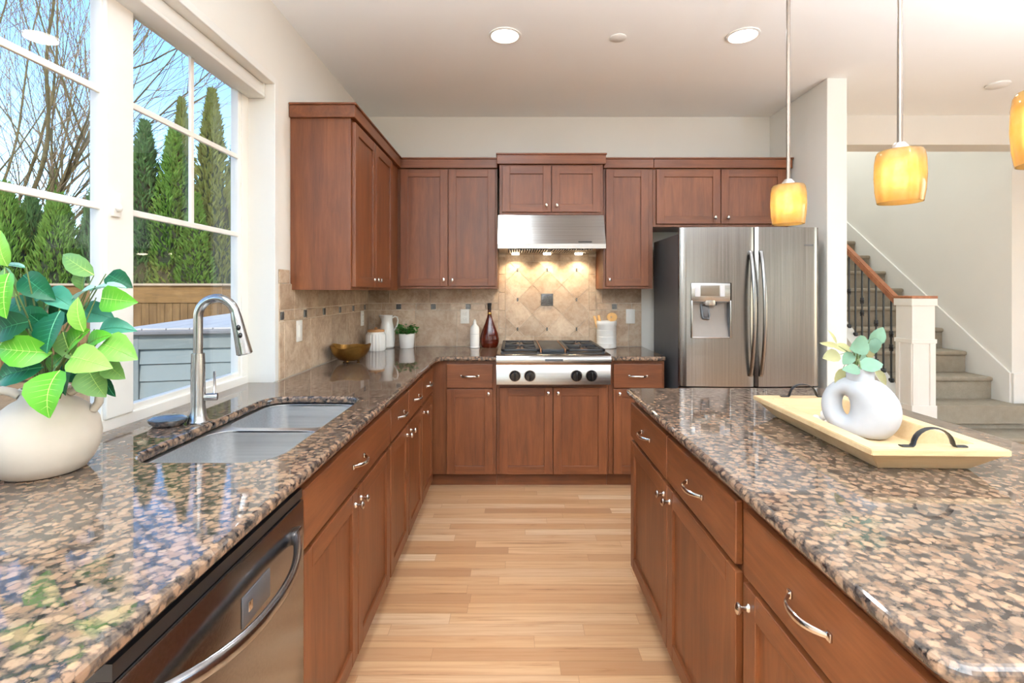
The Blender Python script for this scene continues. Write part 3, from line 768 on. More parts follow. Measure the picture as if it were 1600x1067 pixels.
for a_, c_ in ((.254, .285), (.092, .124)): MB().box(a_, c_, .006, .01, 1.325, 1.4, .002).build('keypad', KP, ld)
m = MB(); m.prism([(.050, 1.30), (.050, 1.20), (.022, 1.063), (.064, 1.058), (.068, 1.3)], 'x', .074, .32); m.build('cavity', plain('cavity_grey', lin(128, 120, 113), .3, .25), ld)
MB().box(.074, .078, .01, .062, 1.06, 1.3).box(.316, .320, .01, .062, 1.06, 1.3).box(.074, .32, .01, .062, 1.289, 1.294).build('cavity_wall', CASEG, ld, 0)
m = MB(); m.lathe([(.0001, 1.268), (.046, 1.268), (.048, 1.274), (.048, 1.30), (.0001, 1.30)], 24, Matrix.Translation((.192, .03, 0)), 1, .6); m.build('spout', STEELX, ld)
m = MB(); m.tube([(.145, .05, 1.275), (.15, .035, 1.2), (.152, .03, 1.185), (.19, .03, 1.18), (.196, .035, 1.2), (.19, .05, 1.272)], .007, 8); m.box(.15, .193, .036, .042, 1.19, 1.27, .003); m.build('paddle', CASEG, ld)
for x, dx in ((.445, .018), (.512, .018)):
    p = []; 
    for i in range(17):
        u = i/8-1; p.append((x, -.012-.052*(1-abs(u)**2.2), 1.215+u*.395))
    m = MB(); m.tube(p, (.013, .010), 12, up=(1, 0, 0))
    for zz in (.822, 1.608): m.box(x-.012, x+.012, -.016, .006, zz-.014, zz+.014, .004)
    m.build('handle', STEEL, fr)
MB().box(.80, .865, .0155, .021, 1.655, 1.667, .001).build('badge', CASEG, fr)

# ------------------------------------------------------------------ outlets and switches
def outlet(label, loc, rz, kind):
    t = thing('wall_outlet' if kind == 'outlet' else 'light_switch', label, kind, loc, rz)
    MB().box(-.036, .036, -.006, 0, -.058, .058, .004).build('cover_plate', PLATE, t)
    if kind == 'outlet':
        for z in (-.024, .024):
            m = MB(); m.box(-.0165, .0165, -.009, -.005, z-.015, z+.015, .005)
            r_ = m.build('receptacle', PLATE, t)
            MB().box(-.007, -.005, -.0095, -.0085, z-.004, z+.005).box(.005, .007, -.0095, -.0085, z-.004, z+.005).build('slot', DARK, r_, 0)
    else: MB().box(-.016, .016, -.010, -.005, -.032, .032, .003).build('rocker', PLATE, t)
    return t
outlet('white outlet plate on back tiles behind the cognac bottle', (-.39, YB-.012, 1.158), 0, 'outlet')
outlet('white switch plate on back tiles beside the refrigerator', (.945, YB-.012, 1.158), 0, 'switch')
outlet('white switch plate on side tiles nearest the window', (XL+.012, 2.707, 1.145), PI/2, 'switch')
outlet('white outlet plate on side tiles near the inside corner', (XL+.012, 3.835, 1.153), PI/2, 'outlet')

# ------------------------------------------------------------------ small things on the counter
CT = .9155
bw = thing('bowl', 'gold hammered bowl with a wavy rim on the counter by the side tiles', 'bowl', (-1.03, 3.15, CT))
wv = lambda a, i: 1+(.05*math.sin(3*a+1)+.03*math.sin(5*a))*(i/9)
m = MB(); pr = [(.0001, .008), (.04, .007), (.072, .018), (.097, .042), (.114, .070), (.124, .102), (.121, .104), (.110, .074), (.092, .048), (.068, .024), (.038, .014), (.0001, .013)]
m.lathe(pr, 48, None, 1, 1, lambda a, i: 1+(.025*math.sin(3*a+1)+.02*math.sin(7*a))*(min(i, 11-i)/5.0))
m.v = [(x, y, z+(.0065*math.sin(2*math.atan2(y, x)+1.3)+.003*math.sin(5*math.atan2(y, x)))*max(0, (z-.06)/.04)) for x, y, z in m.v]
m.build('shell', BRASS, bw)
for k in range(3):
    a = k*2*PI/3-PI/2; MB().ball((.05*math.cos(a), .05*math.sin(a), .008), .011, .011, .008, 10, 6).build('foot', BRASS, bw)
cn = thing('canister', 'white fluted ceramic canister with a wooden lid in the counter corner', 'canister', (-1.035, 3.76, CT))
MB().lathe([(.0001, 0), (.066, 0), (.074, .012), (.075, .11), (.070, .125), (.062, .132), (.060, .14), (.0001, .14)], 72, None, 1, 1, lambda a, i: 1-.085*(1-abs(math.sin(9*a))**.6)*(1 if i in (2, 3) else 0)).build('body', CERAM, cn)
ld_ = MB().lathe([(.0001, .14), (.062, .14), (.064, .148), (.060, .156), (.0001, .158)], 32).build('lid', LIDW, cn)
MB().ball((0, 0, .166), .012, .012, .01).build('lid_knob', LIDW, ld_)
pt = thing('pitcher', 'tall white ceramic pitcher behind the canister', 'pitcher', (-.995, 3.935, CT))
def spoutmod(a, i): return 1+(.42*max(0, math.cos(a-PI))**6 if i in (7, 8, 9, 10) else 0)*(.5 if i == 7 else 1)
MB().lathe([(.0001, 0), (.050, 0), (.058, .01), (.061, .07), (.060, .115), (.052, .165), (.043, .205), (.041, .225), (.044, .245), (.046, .256), (.043, .256), (.038, .22), (.036, .2), (.0001, .19)], 40, None, 1, 1, spoutmod).build('body', CERAM, pt)
MB().tube([(.042, 0, .235), (.062, 0, .247), (.080, 0, .24), (.086, 0, .215), (.080, 0, .18), (.066, 0, .15), (.054, 0, .135)], (.006, .009), 10).build('handle', CERAM, pt)
def leaf(m, c, d, nrm, L, Wd, curl=.15, fold=.12, tip=1.0, nu=6, rib=None):
    """one curved leaf blade centred on c, pointing along d"""
    d = Vector(d).normalized(); nrm = Vector(nrm); nrm = (nrm-d*nrm.dot(d)); nrm = nrm.normalized() if nrm.length > 1e-5 else d.orthogonal().normalized()
    s = d.cross(nrm); vs = []; fs = []
    for i in range(nu+1):
        t = i/nu; w_ = Wd/2*(math.sin(PI*min(1, t**.8))**.75 if 0 < t < 1 else .02)*(1+.05*(i % 2))
        ce = Vector(c)+d*((t-.5)*L)-nrm*(curl*L*(t-.4)**2)
        for k in (-1, -.5, 0, .5, 1): vs.append(ce+s*(k*w_)+nrm*(abs(k)*w_*fold*2))
    for i in range(nu):
        for k in range(4): fs.append((i*5+k, i*5+k+1, i*5+k+6, i*5+k+5))
    m.add(vs, fs)
    if rib is not None:
        mi = m.mi; m.mi = rib; rv = []
        for i in range(nu+1):
            q = vs[i*5+2]+nrm*.0012; h_ = L*.011*(1.15-i/nu); rv += [q-s*h_-nrm*.001, q+nrm*.0004, q+s*h_-nrm*.001]
        m.add(rv, [(i*3+k, i*3+k+1, i*3+k+4, i*3+k+3) for i in range(nu) for k in (0, 1)]); 
        for i in range(2, nu-1):
            for sg in (-1, 1):
                a_ = vs[i*5+2]+nrm*.001; b_ = vs[min(nu, i+1)*5+(4 if sg > 0 else 0)]*.8+vs[i*5+2]*.2+nrm*.0016
                h_ = d*L*.005; m.add([a_-h_, a_+h_, b_], [(0, 1, 2)])
        m.mi = mi
hb = thing('potted_herb', 'small leafy green herb in a white pot on the back counter', 'potted plant', (-.838, 3.93, CT))
MB().lathe([(.0001, 0), (.052, 0), (.055, .006), (.063, .112), (.058, .112), (.056, .10), (.0001, .10)], 32).build('pot', CERAM, hb)
MB().lathe([(.0001, .103), (.056, .101)], 20).build('soil', SOIL, hb)
m = MB(); st = MB(); R = random.Random(3)
for i in range(190):
    a = R.uniform(0, 2*PI); el = R.uniform(.02, 1); rr = R.uniform(.35, 1)
    c = Vector((.10*rr*math.cos(a)*math.cos(el*.9), .085*rr*math.sin(a)*math.cos(el*.9), .10+.075*rr*math.sin(el*1.5)+R.uniform(0, .015)))
    dd = Vector((math.cos(a)+R.uniform(-.6, .6), math.sin(a)+R.uniform(-.6, .6), R.uniform(-.4, .7)))
    leaf(m, c, dd, (R.uniform(-.5, .5), R.uniform(-.8, .1), 1), R.uniform(.022, .034), R.uniform(.014, .02), .2, .1, nu=4)
    if i % 9 == 0: st.tube([(0, 0, .1), c*.5+Vector((0, 0, .06)), c], .0015, 5)
m.build('foliage', HERB, hb); st.build('stem', STEMG, hb)
bo = thing('white_bottle', 'slim white lotion bottle beside the cognac bottle', 'bottle', (-.303, 3.925, CT))
MB().lathe([(.0001, 0), (.038, 0), (.040, .005), (.040, .008), (.037, .012), (.037, .145), (.033, .165), (.018, .183), (.014, .19), (.014, .197), (.0001, .197)], 32).build('body', CERAM, bo)
MB().lathe([(.0001, .195), (.013, .195), (.013, .21), (.009, .214), (.009, .222), (.0001, .223)], 20).build('cap', CERAM, bo)
MB().lathe([(.0372, .108), (.0376, .1085), (.0376, .1105), (.0372, .111)], 32).build('label_line', plain('pale_print', lin(190, 190, 190), .5), bo)
cg = thing('cognac_bottle', 'teardrop amber liquor bottle with a black stopper left of the rangetop', 'bottle', (-.188, 3.945, CT))
MB().lathe([(.0001, 0), (.05, 0), (.064, .012), (.074, .045), (.0745, .07), (.066, .11), (.05, .155), (.034, .195), (.021, .235), (.0145, .265), (.013, .29), (.0135, .303), (.0001, .303)], 36, None, 1, .62).build('body', COGNAC, cg)
MB().lathe([(.0001, .30), (.015, .30), (.0145, .325), (.017, .335), (.018, .35), (.0001, .352)], 20).build('stopper', BLACK, cg)
MB().lathe([(.0150, .262), (.0158, .264), (.0150, .275), (.0140, .278)], 20, None, 1, .8).build('neck_band', BRASS, cg)
ck = thing('utensil_crock', 'white ribbed ceramic crock of wooden utensils right of the rangetop', 'crock', (.733, 3.925, CT))
MB().lathe([(.0001, 0), (.072, 0), (.076, .005), (.0765, .175), (.080, .18), (.0805, .205), (.079, .212), (.074, .212), (.072, .02), (.0001, .015)], 40, None, 1, 1).build('body', CERAM, ck)
m = MB()
for z in (.04, .09, .14): m.lathe([(.0755, z-.003), (.0778, z), (.0755, z+.003)], 40)
m.build('rib', CERAM, ck)
sp = thing('wooden_spoon', 'round wooden spoon with a hole standing in the white crock', 'spoon', (.74, 3.925, CT+.02))
MB().tube([(0, 0, 0), (.012, -.004, .1), (.026, -.008, .19)], .006, 8).build('handle', SPOONW, sp)
m = MB(); n = 28; vs = []
ctr = Vector((.034, -.010, .222))
for yy in (-.004, .004):
    for k in range(n):
        a = 2*PI*k/n; vs.append((ctr.x+.040*math.cos(a), ctr.y+yy, ctr.z+.034*math.sin(a)))
    for k in range(n):
        a = 2*PI*k/n; vs.append((ctr.x-.006+.007*math.cos(a), ctr.y+yy, ctr.z+.006*math.sin(a)))
for k in range(n):
    j = (k+1) % n
    m.f += [[k, j, n+j, n+k], [2*n+j, 2*n+k, 3*n+k, 3*n+j], [j, k, 2*n+k, 2*n+j], [n+k, n+j, 3*n+j, 3*n+k]]; m.m += [0]*4
m.v = [tuple(v) for v in vs]; m.build('bowl', SPOONW, sp)
for k, (x, lean, lab) in enumerate(((-.03, -.055, 'flat wooden spatula leaning left in the white crock, outermost'), (-.012, -.038, 'flat wooden spatula leaning left in the white crock, nearer its middle'))):
    t = thing('wooden_spatula', lab, 'spatula', (.733+x, 3.925+.02*k, CT+.02))
    L = .24
    m = MB(); M = Matrix.Rotation(math.atan2(lean, .19), 4, 'Y')
    m.box(-.010, .010, -.003, .003, 0, L, .0025, 2, M); m.build('blade', SPOONW, t)

# ------------------------------------------------------------------ cream vase with branches by the window
vs_ = thing('vase', 'round cream two-handled ceramic vase on the counter by the window', 'vase', (-1.158, 1.235, CT))
MB().lathe([(.0001, 0), (.070, 0), (.080, .004), (.098, .03), (.109, .062), (.111, .088), (.105, .123), (.088, .152), (.066, .172), (.05, .182), (.044, .194), (.048, .208), (.044, .209), (.039, .196), (.040, .18), (.0001, .165)], 48).build('body', CREAM, vs_)
for sx in (-1, 1):
    m = MB(); p = [(.094, 0, .142), (.106, 0, .160), (.108, 0, .182), (.098, 0, .200), (.080, 0, .206), (.062, 0, .200), (.048, 0, .190)]
    m.tube([Matrix.Rotation(math.radians(24), 3, 'Z') @ Vector((sx*q[0], q[1], q[2])) for q in p], (.010, .013), 12)
    m.build('handle', CREAM, vs_, 70)
br = thing('leafy_branches', 'broad-leaved green branches standing in the round cream vase', 'plant', (-1.150, 1.235, CT+.10))
org = Vector((-1.150, 1.235, CT+.10))
# x, y in the photo, depth Y, length, width, heading in the picture (deg, 0 = right, 90 = up), tilt of the tip towards the viewer, tone
LV = [(75, 612, 1.10, .115, .095, -85, .5, 'B'), (132, 562, 1.10, .125, .07, -8, .3, 'L'), (32, 548, 1.10, .115, .072, 172, .3, 'B'), (80, 517, 1.12, .11, .092, -88, .45, 'D'),
      (182, 546, 1.17, .11, .075, -18, .2, 'L'), (178, 512, 1.22, .095, .05, 4, .0, 'T'), (178, 468, 1.20, .105, .066, -5, .2, 'B'), (168, 449, 1.24, .10, .04, 8, .0, 'P'),
      (128, 458, 1.22, .07, .06, -150, .1, 'P'), (118, 412, 1.26, .12, .05, 150, -.1, 'O'), (58, 448, 1.18, .11, .06, -35, .1, 'D'), (6, 460, 1.06, .11, .085, -80, .3, 'B'),
      (22, 582, 1.12, .12, .07, -165, .1, 'D'), (122, 492, 1.12, .085, .046, 98, .1, 'L'), (118, 530, 1.14, .09, .06, 38, .3, 'B'), (148, 596, 1.2, .10, .075, -50, .2, 'O'),
      (128, 582, 1.22, .10, .07, -20, .0, 'D'), (8, 512, 1.10, .10, .07, -160, .1, 'D'), (178, 578, 1.2, .075, .05, -35, .2, 'O'), (186, 438, 1.27, .08, .05, -25, .1, 'D'),
      (14, 414, 1.15, .08, .025, 174, .0, 'P'), (92, 466, 1.2, .11, .055, -25, .2, 'T'), (44, 498, 1.16, .10, .06, 165, .2, 'D'), (30, 478, 1.2, .09, .06, 160, .1, 'D'),
      (0, 388, 1.12, .09, .05, 100, .1, 'L'), (100, 492, 1.25, .10, .07, 30, .1, 'D'), (150, 490, 1.27, .10, .06, -15, .0, 'T'), (60, 540, 1.2, .09, .07, -120, .1, 'D'),
      (100, 590, 1.18, .09, .06, -95, .2, 'D'), (105, 540, 1.16, .08, .05, -60, .2, 'O'), (40, 520, 1.2, .09, .06, 150, .1, 'O'), (70, 480, 1.26, .10, .06, 70, .0, 'O'),
      (130, 435, 1.27, .07, .05, 80, .0, 'O'), (170, 605, 1.22, .06, .03, -60, .1, 'D'), (85, 570, 1.16, .07, .05, 60, .2, 'B'), (150, 530, 1.18, .08, .05, 25, .2, 'B'),
      (10, 440, 1.2, .09, .06, 120, .0, 'O'), (50, 470, 1.24, .08, .05, 40, .0, 'T'), (65, 505, 1.14, .07, .05, 140, .2, 'D'), (20, 530, 1.14, .07, .05, 190, .2, 'L')]
tone = dict(B=LEAFB, L=LEAFL, D=LEAFD, T=LEAFT, O=LEAFO, P=LEAFP); order = list(tone)
m = MB(); st = MB(); R = random.Random(11)
for (x, y, Y, L, Wd, hd_, tl, tn) in LV:
    Y = max(1.04, Y); c = at(x, y, Y)
    if c.x < -1.285+L*.3: Y = (-1.285+L*.3)/((x-802)/FPX) ; c = at(x, y, Y)
    a = math.radians(hd_); dd = Vector((math.cos(a), -tl, math.sin(a)))
    m.mi = order.index(tn)
    lo = c-org
    nrm = Vector((R.uniform(-.3, .3), -1, R.uniform(.1, .75)))
    if tn in 'P': nrm = Vector((0, -.35, 1))
    leaf(m, lo, dd, nrm, L*.92, Wd*.95, R.uniform(.2, .7), R.uniform(.08, .25), nu=9, rib=len(order)+('BLO'.find(tn) < 0))
    base = lo-dd.normalized()*L*.5
    jn = Vector((base.x*.35+R.uniform(-.02, .02), base.y*.35, max(.13, base.z*.55)))
    st.tube([(R.uniform(-.015, .015), R.uniform(-.015, .015), 0), jn*Vector((.3, .3, .6)).length*1.0 if False else jn, base*.8+jn*.2, base], [.0028, .0024, .0016, .0013], 5)
m.build('foliage', [tone[k] for k in order]+[plain('leaf_rib_light', lin(176, 206, 110), .5), plain('leaf_rib_dark', lin(60, 140, 96), .5)], br, 60); st.build('stem', STEMG, br)

# ------------------------------------------------------------------ tray and its things on the island
tr = thing('serving_tray', 'pale wooden tray with sloping sides and black iron handles on the island', 'tray', (1.035, 1.51, CT), math.radians(-1.5))
def ring(hx, hy, z): return [(-hx, -hy, z), (hx, -hy, z), (hx, hy, z), (-hx, hy, z)]
lv = [ring(.112, .258, 0), ring(.158, .306, .048), ring(.165, .314, .048), ring(.165, .314, .064), ring(.120, .262, .064), ring(.104, .244, .014)]
vs = sum(lv, []); fs = [(3, 2, 1, 0)]
for a in range(len(lv)-1): fs += [(a*4+i, a*4+(i+1) % 4, (a+1)*4+(i+1) % 4, (a+1)*4+i) for i in range(4)]
fs.append(tuple(len(lv)*4-4+i for i in range(4)))
bm = bmesh.new(); bv = [bm.verts.new(v) for v in vs]
for f_ in fs: bm.faces.new([bv[i] for i in f_])
bmesh.ops.recalc_face_normals(bm, faces=bm.faces); bmesh.ops.bevel(bm, geom=list(bm.edges), offset=.002, segments=2, affect='EDGES')
MB().bm(bm).build('body', PALEWOOD, tr, 0)
for sy in (-1, 1):
    m = MB(); y = sy*.288; p = [(-.078, y, .066), (-.052, y, .066), (-.048, y, .07)]
    for k in range(1, 12):
        a = PI-PI*k/12; p.append((.047*math.cos(a), y, .07+.040*math.sin(a)))
    p += [(.048, y, .07), (.052, y, .066), (.078, y, .066)]
    m.tube(p, (.0022, .009), 8, up=(0, 0, 1)); m.build('handle', BLACK, tr)
vd = thing('donut_vase', 'matte white round vase with an off-centre hole, standing in the wooden tray', 'vase', (1.035, 1.49, CT+.016), math.radians(-54))
m = MB(); NU, NV = 56, 20; vs = []; fs = []
oc = Vector((0, 0, .078)); hc = Vector((-.037, 0, .084)); RO = (.104, .097); RH = (.013, .031)
for i in range(NU):
    a = 2*PI*i/NU; po = oc+Vector((RO[0]*math.cos(a), 0, RO[1]*math.sin(a))); ph = hc+Vector((RH[0]*math.cos(a), 0, RH[1]*math.sin(a)))
    mid = (po+ph)/2; hr = (po-ph)/2; wd = min(.044, .020+hr.length*.5)
    for j in range(NV):
        b_ = 2*PI*j/NV; q = mid+hr*math.cos(b_)+Vector((0, wd*math.sin(b_), 0))
        q.z = max(q.z, .0); vs.append(q)
for i in range(NU):
    for j in range(NV): fs.append((i*NV+j, ((i+1) % NU)*NV+j, ((i+1) % NU)*NV+(j+1) % NV, i*NV+(j+1) % NV))
m.add(vs, [f_[::-1] for f_ in fs]); m.build('body', MATTEW, vd, 80)
MB().lathe([(.038, .150), (.036, .172), (.036, .192), (.039, .199), (.035, .200), (.032, .190), (.031, .165)], 32, Matrix.Translation((.0, 0, 0)), 1, .85).build('neck', MATTEW, vd)
eu = thing('eucalyptus_sprig', 'pale green eucalyptus sprigs standing in the white donut vase', 'plant', (1.032, 1.505, CT+.19))
org = Vector(eu.location)
EL = [(1344, 540, 1.47, .062, .058, 200, .1, 0), (1372, 525, 1.50, .060, .048, 60, .2, 0), (1365, 540, 1.50, .05, .04, -80, .1, 0), (1362, 570, 1.46, .064, .046, 10, .2, 0), (1332, 577, 1.45, .066, .032, 175, .3, 0),
      (1300, 556, 1.50, .055, .04, 190, .1, 1), (1316, 543, 1.52, .06, .028, 165, .0, 1), (1296, 538, 1.5, .055, .016, 170, .0, 1), (1302, 526, 1.53, .05, .012, 120, .0, 1), (1345, 556, 1.51, .05, .04, -30, .1, 0),
      (1352, 582, 1.50, .05, .036, -60, .1, 0), (1325, 560, 1.49, .045, .036, 230, .1, 0), (1312, 590, 1.52, .06, .03, 250, .0, 1), (1378, 590, 1.53, .06, .03, -50, .0, 1), (1358, 550, 1.54, .05, .035, 90, .0, 1)]
m = MB(); st = MB()
for (x, y, Y, L, Wd, hd_, tl, tn) in EL:
    a = math.radians(hd_); dd = Vector((math.cos(a), -tl, math.sin(a))); c = at(x, y, Y)-org; m.mi = tn
    leaf(m, c, dd, (R.uniform(-.4, .4), -1, R.uniform(0, .8)), L, Wd, .3, .08, nu=8)
    base = c-dd.normalized()*L*.5; j = Vector((base.x*.4, base.y*.4, .07))
    st.tube([(0, 0, -.05), (0, 0, .02), j, base], [.002, .0018, .0014, .001], 5)
m.build('foliage', [EUCA, EUCB], eu, 60); st.build('stem', STEMG, eu)
bd = thing('bead_strand', 'white wooden beads lying in the tray behind the donut vase', 'beads', (1.01, 1.60, CT+.014))
for k in range(9):
    a = k*2*PI/9
    MB().ball((.042*math.cos(a), .035*math.sin(a), .014), .0135, None, None, 14, 8).build('bead', CERAM, bd)
for q in ((-.018, -.012, .035), (.008, -.022, .033), (-.004, .012, .034), (-.008, -.012, .055)):
    MB().ball(q, .0135, None, None, 14, 8).build('bead', CERAM, bd)

# ------------------------------------------------------------------ pendants and ceiling fittings
def pendant(label, x, y, zb=1.598, ht=.138, r=.057):
    t = thing('pendant_lamp', label, 'pendant lamp', (x, y, zb), 0, 'amber pendants over the island')
    MB().tube([(0, 0, ht+.02), (0, 0, CZ-zb)], .0065, 10).build('rod', BRONZE, t)
    MB().lathe([(.055, CZ-zb), (.055, CZ-zb-.012), (.02, CZ-zb-.022), (.0001, CZ-zb-.024)], 24).build('canopy', BRONZE, t)
    MB().lathe([(.0001, ht+.022), (.012, ht+.022), (.024, ht+.006), (.026, ht-.004), (.018, ht-.03), (.0001, ht-.03)], 20).build('socket', CHROME, t)
    o = [(r*.90, 0), (r*.98, .03), (r*1.02, .07), (r, .11), (r*.95, ht-.008), (r*.88, ht), (.02, ht+.002)]
    i = [(.02, ht-.002), (r*.86, ht-.004), (r*.92, ht-.012), (r*.97, .11), (r*.99, .07), (r*.95, .03), (r*.87, 0), (r*.90, 0)]
    MB().lathe(o+i, 40).build('shade', AMBER, t)
    MB().lathe([(.0001, .040), (.012, .043), (.019, .056), (.019, .068), (.012, .085), (.009, .11), (.0001, .11)], 18).build('bulb', BULB, t)
    light('pendant_glow', 'POINT', (0, 0, .062), .5, (1, .90, .72), t, shadow_soft_size=.022)
pendant('amber glass pendant lamp hanging in front of the refrigerator', .978, 1.775)
pendant('amber glass pendant lamp in the middle of the row over the island', 1.038, 1.34)
pendant('amber glass pendant lamp cut off at the right edge, nearest the viewer', 1.005, .93)
def downlight(label, x, y, e=4):
    t = thing('recessed_light', label, 'ceiling light', (x, y, CZ), 0, 'recessed ceiling lights')
    MB().lathe([(.088, 0), (.088, -.006), (.076, -.008), (.072, -.002), (.070, .0)], 32).build('trim_ring', WHITE, t)
    MB().lathe([(.0001, -.004), (.074, -.0035)], 32).build('lens', LAMP, t)
    light('recessed_glow', 'AREA', (0, 0, -.02), e, (.88, .97, 1.05), t, shape='DISK', size=.14)
downlight('bright recessed ceiling light above the kitchen aisle', -.046, 2.75, 6)
downlight('bright recessed ceiling light in front of the refrigerator', 1.265, 2.75, 5)
downlight('recessed ceiling light over the dishwasher end of the aisle', -.1, .35)
downlight('recessed ceiling light over the near end of the island', 1.3, .0)
downlight('recessed ceiling light near the stair opening', 3.6, 1.6, 4)
downlight('recessed ceiling light in the middle of the sitting room', 3.4, -1.6)
downlight('recessed ceiling light near the sitting room window', .3, -2.4)
def added_floor_lamp(label, x, y, e):  # torchieres added out of view to brighten the ceiling
    t = thing('added_floor_lamp', label, 'added lamp', (x, y, 0), 0, 'added torchieres out of view that light the ceiling')
    MB().lathe([(.0001, 0), (.14, 0), (.14, .02), (.03, .035), (.0001, .036)], 28).build('base', BRONZE, t)
    MB().tube([(0, 0, .03), (0, 0, 1.42)], .012, 12).build('pole', BRONZE, t)
    MB().lathe([(.0001, 1.41), (.05, 1.415), (.12, 1.45), (.17, 1.50), (.165, 1.50), (.115, 1.458), (.05, 1.425), (.0001, 1.422)], 32).build('lamp_shade', MATTEW, t)
    light('added_uplight', 'SPOT', (0, 0, 1.50), e, (.84, .97, 1.12), t, (PI, 0, 0), spot_size=math.radians(160), spot_blend=.7, shadow_soft_size=.08)
added_floor_lamp('added unseen bronze torchiere at the near end of the sink run', -.78, -.75, 540)
added_floor_lamp('added unseen bronze torchiere between island and sitting room', 2.95, .4, 400)
added_floor_lamp('added unseen bronze torchiere in the middle of the open floor', .75, -.9, 560)
sd2 = thing('ceiling_sensor', 'small flat white disc on the ceiling between two recessed lights', 'ceiling sensor', (.582, 2.775, CZ))
MB().lathe([(.046, 0), (.046, -.004), (.040, -.008), (.0001, -.009)], 28).build('disc', WHITE, sd2)
sd3 = thing('smoke_detector', 'round white smoke detector on the ceiling near the stairs', 'smoke detector', (3.30, 3.40, CZ))
MB().lathe([(.066, 0), (.066, -.010), (.054, -.018), (.0001, -.020)], 32).build('body', WHITE, sd3)
light('added_stair_light', 'AREA', (3.3, 6.2, 5.15), 48, (.92, .98, 1), shape='DISK', size=.5)  # hidden light added so the stairwell is lit

# ------------------------------------------------------------------ stairs
sc_ = thing('staircase', 'carpeted stairs rising behind the white newel post', 'stairs', (3.3, 3.94, 0))
RI, RU = .199, .256
for i in range(1, 16):
    y0 = RU*(i-1); z1 = RI*i
    m = MB(); xa = .175 if i <= 1 else .06; xb = SX-3.3-.022
    if i <= 2: xb = XR-3.3-.005
    y1 = RU*i+.06
    if i == 2: y1 = .355
    if i == 1: y1 = .34
    m.box(xa, xb, y0+.028, y1, 0 if i < 3 else z1-RI-.05, z1-.006)
    m.box(xa, xb, y0, y1, z1-.044, z1, .018, 4)
    if i == 2: m.box(xa, SX-3.3-.022, .25, RU*i+.06, z1-.15, z1-.001)
    m.build('step', CARPET, sc_, 40)
ztop = lambda y: .549+.797*(y-4.425)
m = MB(); m.prism([(.347, 0), (.347, ztop(4.287)), (4.1, ztop(8.04)), (4.1, 0)], 'x', -.04, .058); m.build('stringer', WHITE, sc_, 0)
m = MB(); m.prism([(.347, ztop(4.287)-.02), (.347, ztop(4.287)+.012), (4.1, ztop(8.04)+.012), (4.1, ztop(8.04)-.02)], 'x', -.052, .075); m.build('stringer_cap', WHITE, sc_, 0)
rl = thing('stair_railing', 'stair railing of wood handrail, black iron balusters and white box newel', 'railing', (3.275, 4.1, 0))
m = MB(); NZ = 1.30
m.box(.006, .194, .006, .18, 0, NZ, .002)
for (z0, z1, e_) in ((0, .42, .010), (.93, .965, .010), (NZ-.06, NZ, .012)): m.box(.006-e_, .194+e_, .006-e_, .18+e_, z0, z1, .003)
for sx in (.006, .148): m.box(sx, sx+.046, -.003, .01, .42, .93, .002); m.box(-.003, .01, sx-.0, sx+.04, .42, .93, .002) if sx < .1 else m.box(-.003, .01, sx-.014, sx+.026, .42, .93, .002)
m.build('newel_post', WHITE, rl, 0)
MB().box(-.008, .208, -.008, .196, NZ, NZ+.022, .004).build('newel_cap', RAIL, rl, 0)
hz = lambda y: 1.232+.777*(y-4.287)
m = MB(); m.prism([(.187, hz(4.287)-.045), (.187, hz(4.287)+.022), (3.9, hz(8.0)+.022), (3.9, hz(8.0)-.045)], 'x', .045, .105, .008); m.build('handrail', RAIL, rl, 0)
for k in range(22):
    y = 4.425+.0925*k; z0 = ztop(y)+.01; z1 = hz(y)-.03; yy = y-4.1; x = .075
    m = MB(); m.box(x-.0065, x+.0065, yy-.0065, yy+.0065, z0, z1, .0015, 1)
    m.box(x-.016, x+.016, yy-.016, yy+.016, z0-.008, z0+.03, .006)
    if k % 2 == 0:
        for q in ((.40, .56) if k % 4 == 0 else (.48,)):
            m.ball((x, yy, z0+(z1-z0)*q), .019, .019, .022, 10, 6); m.box(x-.012, x+.012, yy-.012, yy+.012, z0+(z1-z0)*q-.03, z0+(z1-z0)*q+.03, .004)
    m.build('baluster', BLACK, rl, 40)

# ------------------------------------------------------------------ outside
GZ = -.30
struct(MB().box(-60, XL-.19, -30, 60, GZ-.3, GZ-.02).build('ground', SOIL, smooth=0))
dk = MB()
for k in range(70):
    x = -1.40-.143*k; dk.box(x-.138, x, -6, 9.2, GZ-.02, GZ, .004, 1)
struct(dk.build('deck', DECKM, smooth=0))
def fence(label, x0, x1, y, rz=0):
    f = thing('fence', label, 'fence', (x0, y, GZ), rz); L = x1-x0; H = 1.80
    m = MB(); n = int(L/.14)
    for k in range(n): m.box(k*.14+.002, k*.14+.136, .02, .045, .05, 1.45, .003, 1)
    m.build('board', FENCE, f, 0)
    m = MB(); m.box(0, L, 0, .04, 1.45, 1.76, .004); m.build('top_rail', wood_mat('fence_rail', True, (124, 90, 44), (98, 70, 34), (144, 108, 60), .8), f, 0)
    MB().box(-.02, L+.02, -.04, .09, 1.76, H, .004).build('cap_board', plain('weathered_cap', lin(170, 150, 124), .8), f, 0)
    for k in range(int(L/2.4)+1):
        MB().box(k*2.4-.05, k*2.4+.05, .045, .14, 0, H-.05, .004).build('post', FENCE, f, 0)
    return f
fence('brown wooden board fence behind the yard, below the conifers', -14.0, -5.25, 9.0)
f = fence('darker return of wooden fence running towards the house side', 0, 3.2, 9.0, 0); f.location = (-5.25, 9.02, GZ); f.rotation_euler = (0, 0, math.radians(62))
tub = thing('storage_box', 'grey slatted storage box with a pale weathered lid outside the window', 'storage box', (-2.58, 3.32, GZ), math.radians(14))
TW, TD, TH = 1.10, 2.4, 1.40
MB().box(.02, TW, .02, TD, 0, TH-.04).build('core', TUBD, tub, 0)
m = MB()
